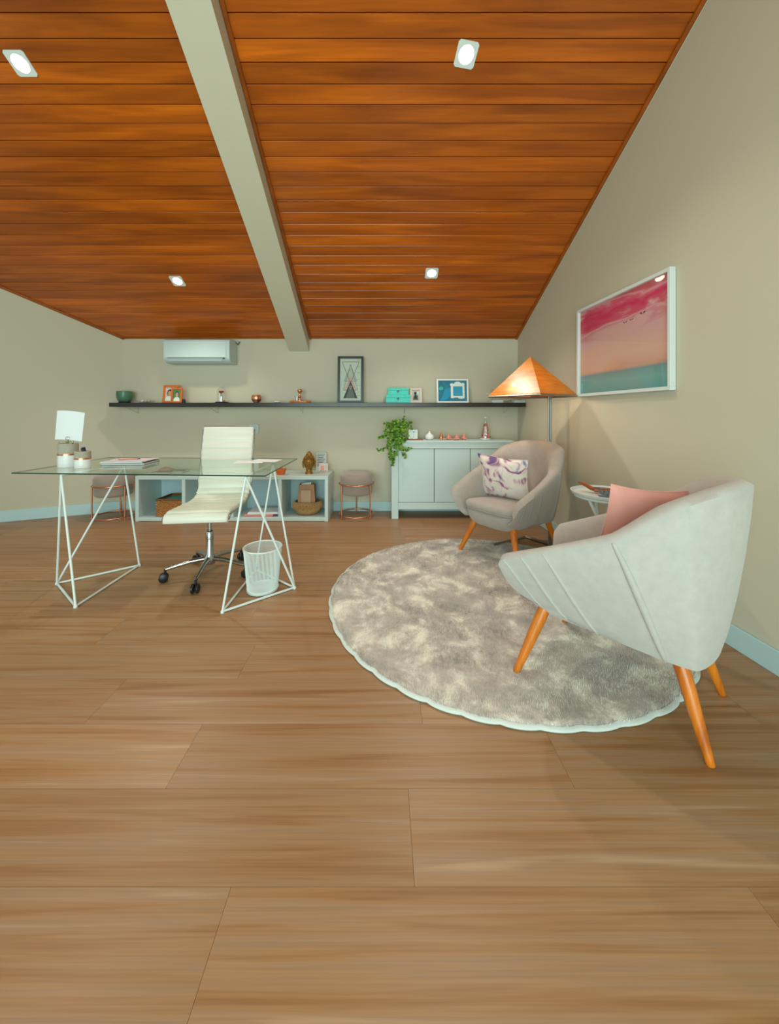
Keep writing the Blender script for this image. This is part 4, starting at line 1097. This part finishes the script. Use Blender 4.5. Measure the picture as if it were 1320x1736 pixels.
# ------------------------------------------------------------------ big framed seascape on the right wall
def art_mat():
    m, nt, N, L, b = newmat('pink_sky_print')
    tc = N.new('ShaderNodeTexCoord'); sp = N.new('ShaderNodeSeparateXYZ'); L.new(tc.outputs['Object'], sp.inputs[0])
    mp = N.new('ShaderNodeMapping'); mp.inputs['Scale'].default_value = (2.2, 1, 9); mp.inputs['Rotation'].default_value = (0, R(-10), 0); L.new(tc.outputs['Object'], mp.inputs[0])
    nz = N.new('ShaderNodeTexNoise'); nz.inputs['Scale'].default_value = 1; nz.inputs['Detail'].default_value = 6; nz.inputs['Distortion'].default_value = .5; L.new(mp.outputs[0], nz.inputs['Vector'])
    ma = N.new('ShaderNodeMath'); ma.operation = 'MULTIPLY_ADD'; ma.inputs[1].default_value = .55; L.new(nz.outputs['Fac'], ma.inputs[0])
    dv = N.new('ShaderNodeMath'); dv.operation = 'MULTIPLY_ADD'; dv.inputs[1].default_value = 1 / .66; dv.inputs[2].default_value = -.27; L.new(sp.outputs['Z'], dv.inputs[0]); L.new(dv.outputs[0], ma.inputs[2])
    r = N.new('ShaderNodeValToRGB'); L.new(ma.outputs[0], r.inputs[0]); e = r.color_ramp.elements
    e[0].position = .22; e[0].color = s2l((210, 160, 138)); e[1].position = 1.0; e[1].color = s2l((214, 100, 116))
    for p, c in ((.40, (222, 178, 158)), (.52, (220, 176, 168)), (.66, (218, 174, 174)), (.72, (214, 140, 150)), (.76, (222, 176, 176)), (.80, (214, 96, 120)), (.87, (214, 46, 104)), (.92, (222, 100, 128)), (.95, (224, 164, 170))):
        x = e.new(p); x.color = s2l(c)
    r2 = N.new('ShaderNodeValToRGB'); e = r2.color_ramp.elements
    dv2 = N.new('ShaderNodeMath'); dv2.operation = 'MULTIPLY'; dv2.inputs[1].default_value = 1 / .66; L.new(sp.outputs['Z'], dv2.inputs[0]); L.new(dv2.outputs[0], r2.inputs[0])
    e[0].position = 0; e[0].color = s2l((96, 160, 160)); e[1].position = .22; e[1].color = s2l((116, 150, 156)); x = e.new(.12); x.color = s2l((120, 176, 170))
    gt = N.new('ShaderNodeMapRange'); gt.inputs['From Min'].default_value = .205; gt.inputs['From Max'].default_value = .235; L.new(dv2.outputs[0], gt.inputs['Value'])
    mx = N.new('ShaderNodeMix'); mx.data_type = 'RGBA'; L.new(gt.outputs[0], mx.inputs['Factor']); L.new(r2.outputs[0], mx.inputs['A']); L.new(r.outputs[0], mx.inputs['B'])
    L.new(mx.outputs['Result'], b.inputs['Base Color']); b.inputs['Roughness'].default_value = .6
    return m
def make_art():
    ya, yb = 2.087, 3.0
    p0 = V(wall_x(yb) - .002, yb, 1.25); p1 = V(wall_x(ya) - .002, ya, 1.25)
    w_ = (p1 - p0).length; mid = (p0 + p1) / 2; rz = math.atan2(p1.y - p0.y, p1.x - p0.x)
    t = thing('framed_seascape', 'large white framed print of pink sky over teal sea on the right wall', 'picture', mid, rz)
    fw = .022; h = .70; D = .034
    fr = MB()
    for x0, x1, z0, z1 in ((-w_ / 2, w_ / 2, 0, fw), (-w_ / 2, w_ / 2, h - fw, h), (-w_ / 2, -w_ / 2 + fw, fw, h - fw), (w_ / 2 - fw, w_ / 2, fw, h - fw)): fr.box(x0, x1, -D, 0, z0, z1)
    fr.build('frame', M['white_metal'], t, bevel=.002, seg=1)
    o = MB().box(-w_ / 2 + fw, w_ / 2 - fw, -.012, -.004, 0, h - 2 * fw).build('picture', art_mat(), t); o.location = (0, 0, fw)
    MB().box(-w_ / 2 + fw, w_ / 2 - fw, -.022, -.020, fw, h - fw).build('pane', glassy('picture_glass', (.99, .99, .99), 1.0), t)
    bm = MB()
    for x, z, s_ in ((.07, .47, .022), (.13, .475, .020), (.225, .49, .028)):
        for sg in (-1, 1): bm.add([(x, -.0125, z), (x + sg * s_ * .4, -.0125, z + s_ * .6), (x + sg * s_, -.0125, z + s_ * .45), (x + sg * s_ * .45, -.0125, z + s_ * .25)], [(0, 1, 2, 3)])
    bm.build('birds', M['black'], t)
make_art()

# ------------------------------------------------------------------ pyramid floor lamp
def make_lamp():
    t = thing('pyramid_lamp', 'steel floor lamp with amber pyramid shade in the corner', 'floor lamp', (1.40, 3.11, 0))
    o = V(1.40, 3.11, 0)
    F, Lc, Rc, Bc = V(1.153, 2.712, 0), V(.89, 3.125, 0), V(1.560, 2.975, 0), V(1.303, 3.388, 0)
    z = 1.268; ap = V(1.215, 3.05, 1.587) - o
    cs = [p - o + V(0, 0, z) for p in (F, Rc, Bc, Lc)]
    m, nt, N, L, b = newmat('amber_veneer')
    tc = N.new('ShaderNodeTexCoord'); mp = N.new('ShaderNodeMapping'); mp.inputs['Scale'].default_value = (3, 3, 26); L.new(tc.outputs['Object'], mp.inputs[0])
    nz = N.new('ShaderNodeTexNoise'); nz.inputs['Scale'].default_value = 1.4; nz.inputs['Detail'].default_value = 6; nz.inputs['Distortion'].default_value = 1; L.new(mp.outputs[0], nz.inputs['Vector'])
    r = N.new('ShaderNodeValToRGB'); L.new(nz.outputs['Fac'], r.inputs[0]); e = r.color_ramp.elements
    e[0].position = .3; e[0].color = s2l((230, 140, 18)); e[1].position = .7; e[1].color = s2l((252, 188, 66))
    L.new(r.outputs[0], b.inputs['Base Color']); b.inputs['Roughness'].default_value = .3
    tr = N.new('ShaderNodeBsdfTranslucent'); L.new(r.outputs[0], tr.inputs[0])
    mx = N.new('ShaderNodeMixShader'); mx.inputs[0].default_value = .42; L.new(b.outputs[0], mx.inputs[1]); L.new(tr.outputs[0], mx.inputs[2]); L.new(mx.outputs[0], N['Material Output'].inputs[0])
    for k in range(4):
        a, c = cs[k], cs[(k + 1) % 4]; n_ = (c - a).cross(ap - a).normalized() * .0025
        MB().add([a, c, ap, a - n_, c - n_, ap - n_], [(0, 1, 2), (5, 4, 3), (0, 3, 4, 1), (1, 4, 5, 2), (2, 5, 3, 0)]).build('shade_panel', m, t)
    fr = MB()
    for k in range(4): fr.tube([cs[k] - V(0, 0, .012), cs[(k + 1) % 4] - V(0, 0, .012)], .008, 4)
    pt = V(0, 0, 1.256)
    fr.tube([(cs[1] + cs[2]) / 2 - V(0, 0, .012), pt], .007, 4)
    fr.tube([pt, pt + (V(1.215, 3.05, 0) - o)], .006, 4)
    fr.build('shade_frame', M['steel'], t)
    MB().box(-.013, -.002, -.008, .008, 0.01, 1.262).box(.002, .013, -.008, .008, 0.01, 1.262).build('pole', M['steel'], t, bevel=.002)
    MB().box(-.016, .016, -.011, .011, 1.235, 1.262).box(-.016, .016, -.011, .011, 0.0, .03).build('collar', M['steel'], t, bevel=.002)
    p1 = V(1.267, 3.30, .012) - o; p2 = V(.92, 3.06, .026) - o
    mb = MB()
    mb.tube([V(0, 0, .012), p1], .013, 4).tube([p1 - V(0, 0, 0), p2], .011, 4)
    mb.build('foot', M['steel'], t)
    bc = V(1.06, 2.985, 1.335) - o
    em = mat('warm_bulb', (255, 220, 160), .5, emit=30, ecol=(255, 214, 150))
    MB().lathe([(.0001, -.022), (.014, -.018), (.022, 0), (.018, .014), (.010, .026), (.0001, .028)], 16, bc).build('bulb', em, t, smooth=60)
    MB().tube([bc + V(0, 0, .024), V(1.215, 3.05, 1.40) - o, V(1.215, 3.05, 1.56) - o], [.009, .006, .004], 8).tube([V(1.215, 3.05, 1.256) - o, V(1.215, 3.05, 1.41) - o], .005, 6).build('bulb_holder', M['steel'], t, smooth=60)
    ld = bpy.data.lights.new('bulb_light', 'POINT'); ld.energy = BULB; ld.color = (1, .84, .6); ld.shadow_soft_size = .022
    lo = bpy.data.objects.new('bulb_light', ld); COL.objects.link(lo); lo.parent = t; lo.location = bc + V(0, 0, -.03)
make_lamp()

# ------------------------------------------------------------------ side table
def make_side_table():
    cx, cy, zt = 1.334, 2.20, .635
    t = thing('side_table', 'round white tray table with crossed legs between the armchairs', 'side table', (cx, cy, 0))
    MB().lathe([(.0001, zt - .006), (.182, zt - .006), (.192, zt), (.198, zt + .016), (.194, zt + .017), (.188, zt + .004), (.180, zt), (.0001, zt)], 56).build('tray_top', M['white_metal'], t, smooth=50)
    ring = [(.17 * math.cos(a * math.pi / 20), .17 * math.sin(a * math.pi / 20), zt - .014) for a in range(40)]
    MB().tube(ring, .008, 8, closed=True).build('top_ring', M['white_metal'], t, smooth=180)
    for a0 in (205, 262, 25, 82):
        a = R(a0); b = R(a0 + 150)
        MB().tube([(.165 * math.cos(a), .165 * math.sin(a), zt - .012), (.165 * math.cos(b), .165 * math.sin(b), .008)], .009, 10).build('leg', M['white_metal'], t, smooth=60)
    ring = [(.165 * math.cos(a * math.pi / 20), .165 * math.sin(a * math.pi / 20), .008) for a in range(40)]
    MB().tube(ring, .008, 8, closed=True).build('foot_ring', M['white_metal'], t, smooth=180)
    # things on the tray
    z = zt + .0005
    def carved(label, x, y, rz, tilt, l, w_, h, zz):
        q = thing('carved_wood', label, 'wood piece', (x, y, zz), rz)
        rows = []
        for i in range(13):
            u = i / 12; ww = w_ / 2 * math.sin(math.pi * (.08 + .84 * u)) ** .6; lift = math.sin(tilt) * (u - .0) * l
            row = []
            for j in range(10):
                a = 2 * math.pi * j / 10; row.append(((u - .5) * l, ww * math.cos(a), lift + h / 2 + h / 2 * math.sin(a) * (.5 + .5 * math.sin(math.pi * u)) + .002 * math.sin(9 * u + j)))
            rows.append(row)
        mb = MB().grid(rows, wrap=True); mb.f.append(tuple(reversed(range(10)))); mb.m.append(0); mb.f.append(tuple(120 + j for j in range(10))); mb.m.append(0)
        mb.build('slab', M['brown'], q, smooth=50)
        MB().tube([((-.35) * l, 0, h * 1.0 + math.sin(tilt) * .15 * l), (.3 * l, 0, h * 1.0 + math.sin(tilt) * .8 * l)], .004, 6).build('ridge', M['amber'], q, smooth=60)
    carved('dark carved wood piece lying across the white tray table', cx + .02, cy - .03, R(-28), R(0), .20, .05, .035, z)
    carved('small carved wood piece tilting up at the back left of the tray table', cx - .085, cy + .06, R(150), R(28), .10, .035, .022, z)
    q = thing('crystal_cluster', 'blue grey crystal cluster on the white tray table', 'crystal', (cx - .055, cy - .075, z))
    rn = random.Random(6); base = MB().lathe([(.0001, 0), (.036, 0), (.040, .012), (.026, .022), (.0001, .024)], 9); base.build('matrix', M['silver_cloth'], q)
    for i in range(7):
        a = i * .9; MB().tube([(.02 * math.cos(a), .02 * math.sin(a), .008), (.028 * math.cos(a), .028 * math.sin(a), .030), (.030 * math.cos(a), .030 * math.sin(a), .042)], [.009, .008, .001], 6).build('crystal', M['silver_cloth'], q)
    book('book', 'dark blue book lying on the white tray table', (cx + .05, cy + .085, z), (.15, .10, .012), mat('navy_cover', (52, 66, 92), .5), R(-15))
make_side_table()

# ------------------------------------------------------------------ on the desk
def pot(label, loc, r, h, band):
    t = thing('banded_pot', label, 'pot', loc)
    MB().lathe([(.0001, 0), (r * .98, 0), (r, .004), (r, band)], 40).build('white_base', M['white_glaze'], t, smooth=50)
    MB().lathe([(r, band), (r + .0012, band), (r + .0012, band + .011), (r, band + .011)], 40).build('copper_band', M['copper'], t, smooth=30)
    MB().lathe([(r, band + .011), (r, h - .002), (r - .003, h), (r - .007, h), (r - .009, h - .01), (r - .012, h * .55), (.0001, h * .5)], 40).build('concrete_top', M['concrete'], t, smooth=50)
    return t
A = V(-2.112, 2.47, DT); Bp = V(-1.978, 2.425, DT)
pot('larger grey and white pot with copper band on the glass desk', A, .056, .156, .078)
pot('smaller grey and white pot with copper band on the glass desk', Bp, .0445, .108, .055)
def make_memo():
    t = thing('memo_sheet', 'square white memo sheet clipped on a wire in the larger pot', 'memo', A + V(0, 0, .085))
    c = [at(93, 745, 2.44), at(138.5, 748.5, 2.46), at(143.7, 700, 2.47), at(97, 696, 2.45)]; o = A + V(0, 0, .085); rows = []
    for i in range(9):
        v = i / 8; l = c[0].lerp(c[3], v); r_ = c[1].lerp(c[2], v)
        rows.append([l.lerp(r_, j / 10) - o + V(0, -.012 * math.sin(math.pi * j / 10), .006 * math.sin(math.pi * j / 10)) for j in range(11)])
    mb = MB().grid(rows); mb.grid([[p + V(0, .0008, 0) for p in reversed(r_)] for r_ in rows]); mb.build('sheet', M['paper'], t, smooth=180)
    k = at(118, 745, 2.44) - o
    MB().tube([(0, 0, 0), V(0, 0, .05), k + V(0, -.012, 0)], .0014, 6).tube([k + V(.014 * math.cos(a * .6), -.016, .008 + .010 * math.sin(a * .6)) for a in range(10)], .0014, 6).build('wire_clip', M['steel'], t, smooth=60)
make_memo()
def make_sprig():
    t = thing('leaf_sprig', 'small green leaf sprig sticking out of the larger pot', 'sprig', A + V(.01, -.02, .085))
    MB().tube([(0, 0, 0), (0, 0, .06), (.005, -.01, .085)], .0015, 5).build('stalk', M['stem'], t, smooth=60)
    for a, s_ in ((.2, .03), (2.8, .028), (1.2, .02), (4.5, .018)):
        d_ = V(math.cos(a), math.sin(a) * .5, .15); e = V(.004, -.008, .08)
        sd = V(-d_.y, d_.x, .3).normalized() * s_ * .35
        MB().add([e, e + d_ * s_ * .5 + sd, e + d_ * s_, e + d_ * s_ * .5 - sd], [(0, 1, 2, 3)]).build('leaf', M['photo_green'], t)
make_sprig()
def stick(name, label, cat, loc, tip, r_, mt, mt2=None):
    t = thing(name, label, cat, loc); tip = Vector(tip)
    MB().tube([V(0, 0, 0), tip * .86], r_, 10).build('barrel', mt, t, smooth=60)
    MB().tube([tip * .86, tip * .97, tip], [r_, r_, r_ * .5], 10).build('cap', mt2 or mt, t, smooth=60)
stick('pen', 'dark pen standing at the right rim of the larger pot', 'pen', A + V(.025, -.012, .085), (.028, -.012, .088), .0045, M['black'], M['chrome'])
stick('pen', 'silver pen standing at the left rim of the larger pot', 'pen', A + V(-.02, -.01, .085), (-.026, -.01, .079), .004, M['chrome'])
def block(name, label, cat, loc, sz, mt, mt2, rot):
    t = thing(name, label, cat, loc); t.rotation_euler = rot
    a, b, h = sz; MB().box(-a / 2, a / 2, -b / 2, b / 2, 0, h * .8).build('body', mt, t, bevel=.001, seg=1); MB().box(-a / 2 * .9, a / 2 * .9, -b / 2 * .9, b / 2 * .9, h * .8, h).build('cap', mt2, t, bevel=.001, seg=1)
block('marker', 'dark blue marker in the smaller pot', 'marker', Bp + V(.012, 0, .062), (.020, .014, .072), mat('navy_marker', (24, 48, 74), .4), M['black'], (0, R(-6), 0))
block('marker', 'tan marker left of the blue one in the smaller pot', 'marker', Bp + V(-.013, .004, .062), (.016, .012, .066), M['kraft'], M['hair'], (0, R(8), 0))
# magazines / notebooks
def sheafs():
    c0 = at(205, 786, 2.62); z = DT
    base = V(-1.80, 2.63, z)
    book('notebook', 'thick notebook at the bottom of the pile on the glass desk', base, (.28, .21, .014), M['grey'], R(6))
    book('notebook', 'white notebook on top of the thick one on the glass desk', base + V(-.012, -.006, .0145), (.27, .20, .010), mat('pale_cover', (206, 212, 216), .5), R(8))
    o = MB().box(-.14, .14, -.10, .10, 0, .002).build('loose_sheet', mat('lilac_sheet', (204, 196, 210), .7, noise=.1, scale=20), None); o.location = base + V(.01, .0, .025); o.rotation_euler = (0, 0, R(4)); tag(o, 'pale printed sheet on top of the notebook pile', 'paper')
    stick('pencil', 'orange pencil lying on the sheet over the notebooks', 'pencil', base + V(-.07, -.03, .0305), (.12, .055, 0), .0035, mat('orange_pencil', (206, 130, 60), .45), M['hair'])
    o = MB().lathe([(.0001, 0), (.028, 0), (.034, .008), (.026, .018), (.0001, .020)], 20).build('dark_coaster', mat('dark_green_item', (34, 48, 38), .5), None, smooth=50); o.location = (-1.905, 2.80, z); tag(o, 'small dark green disc behind the notebook pile on the desk', 'paperweight')
    for i, (x, y, rz, lb) in enumerate(((-.98, 2.70, R(8), 'left white sheet of paper lying on the right end of the glass desk'), (-.88, 2.77, R(-10), 'right white sheet of paper overlapping on the right end of the glass desk'))):
        o = MB().box(-.10, .10, -.07, .07, 0, .001).build('paper_sheet', M['paper'], None); o.location = (x, y, z + .0012 * i); o.rotation_euler = (0, 0, rz); tag(o, lb, 'paper')
sheafs()
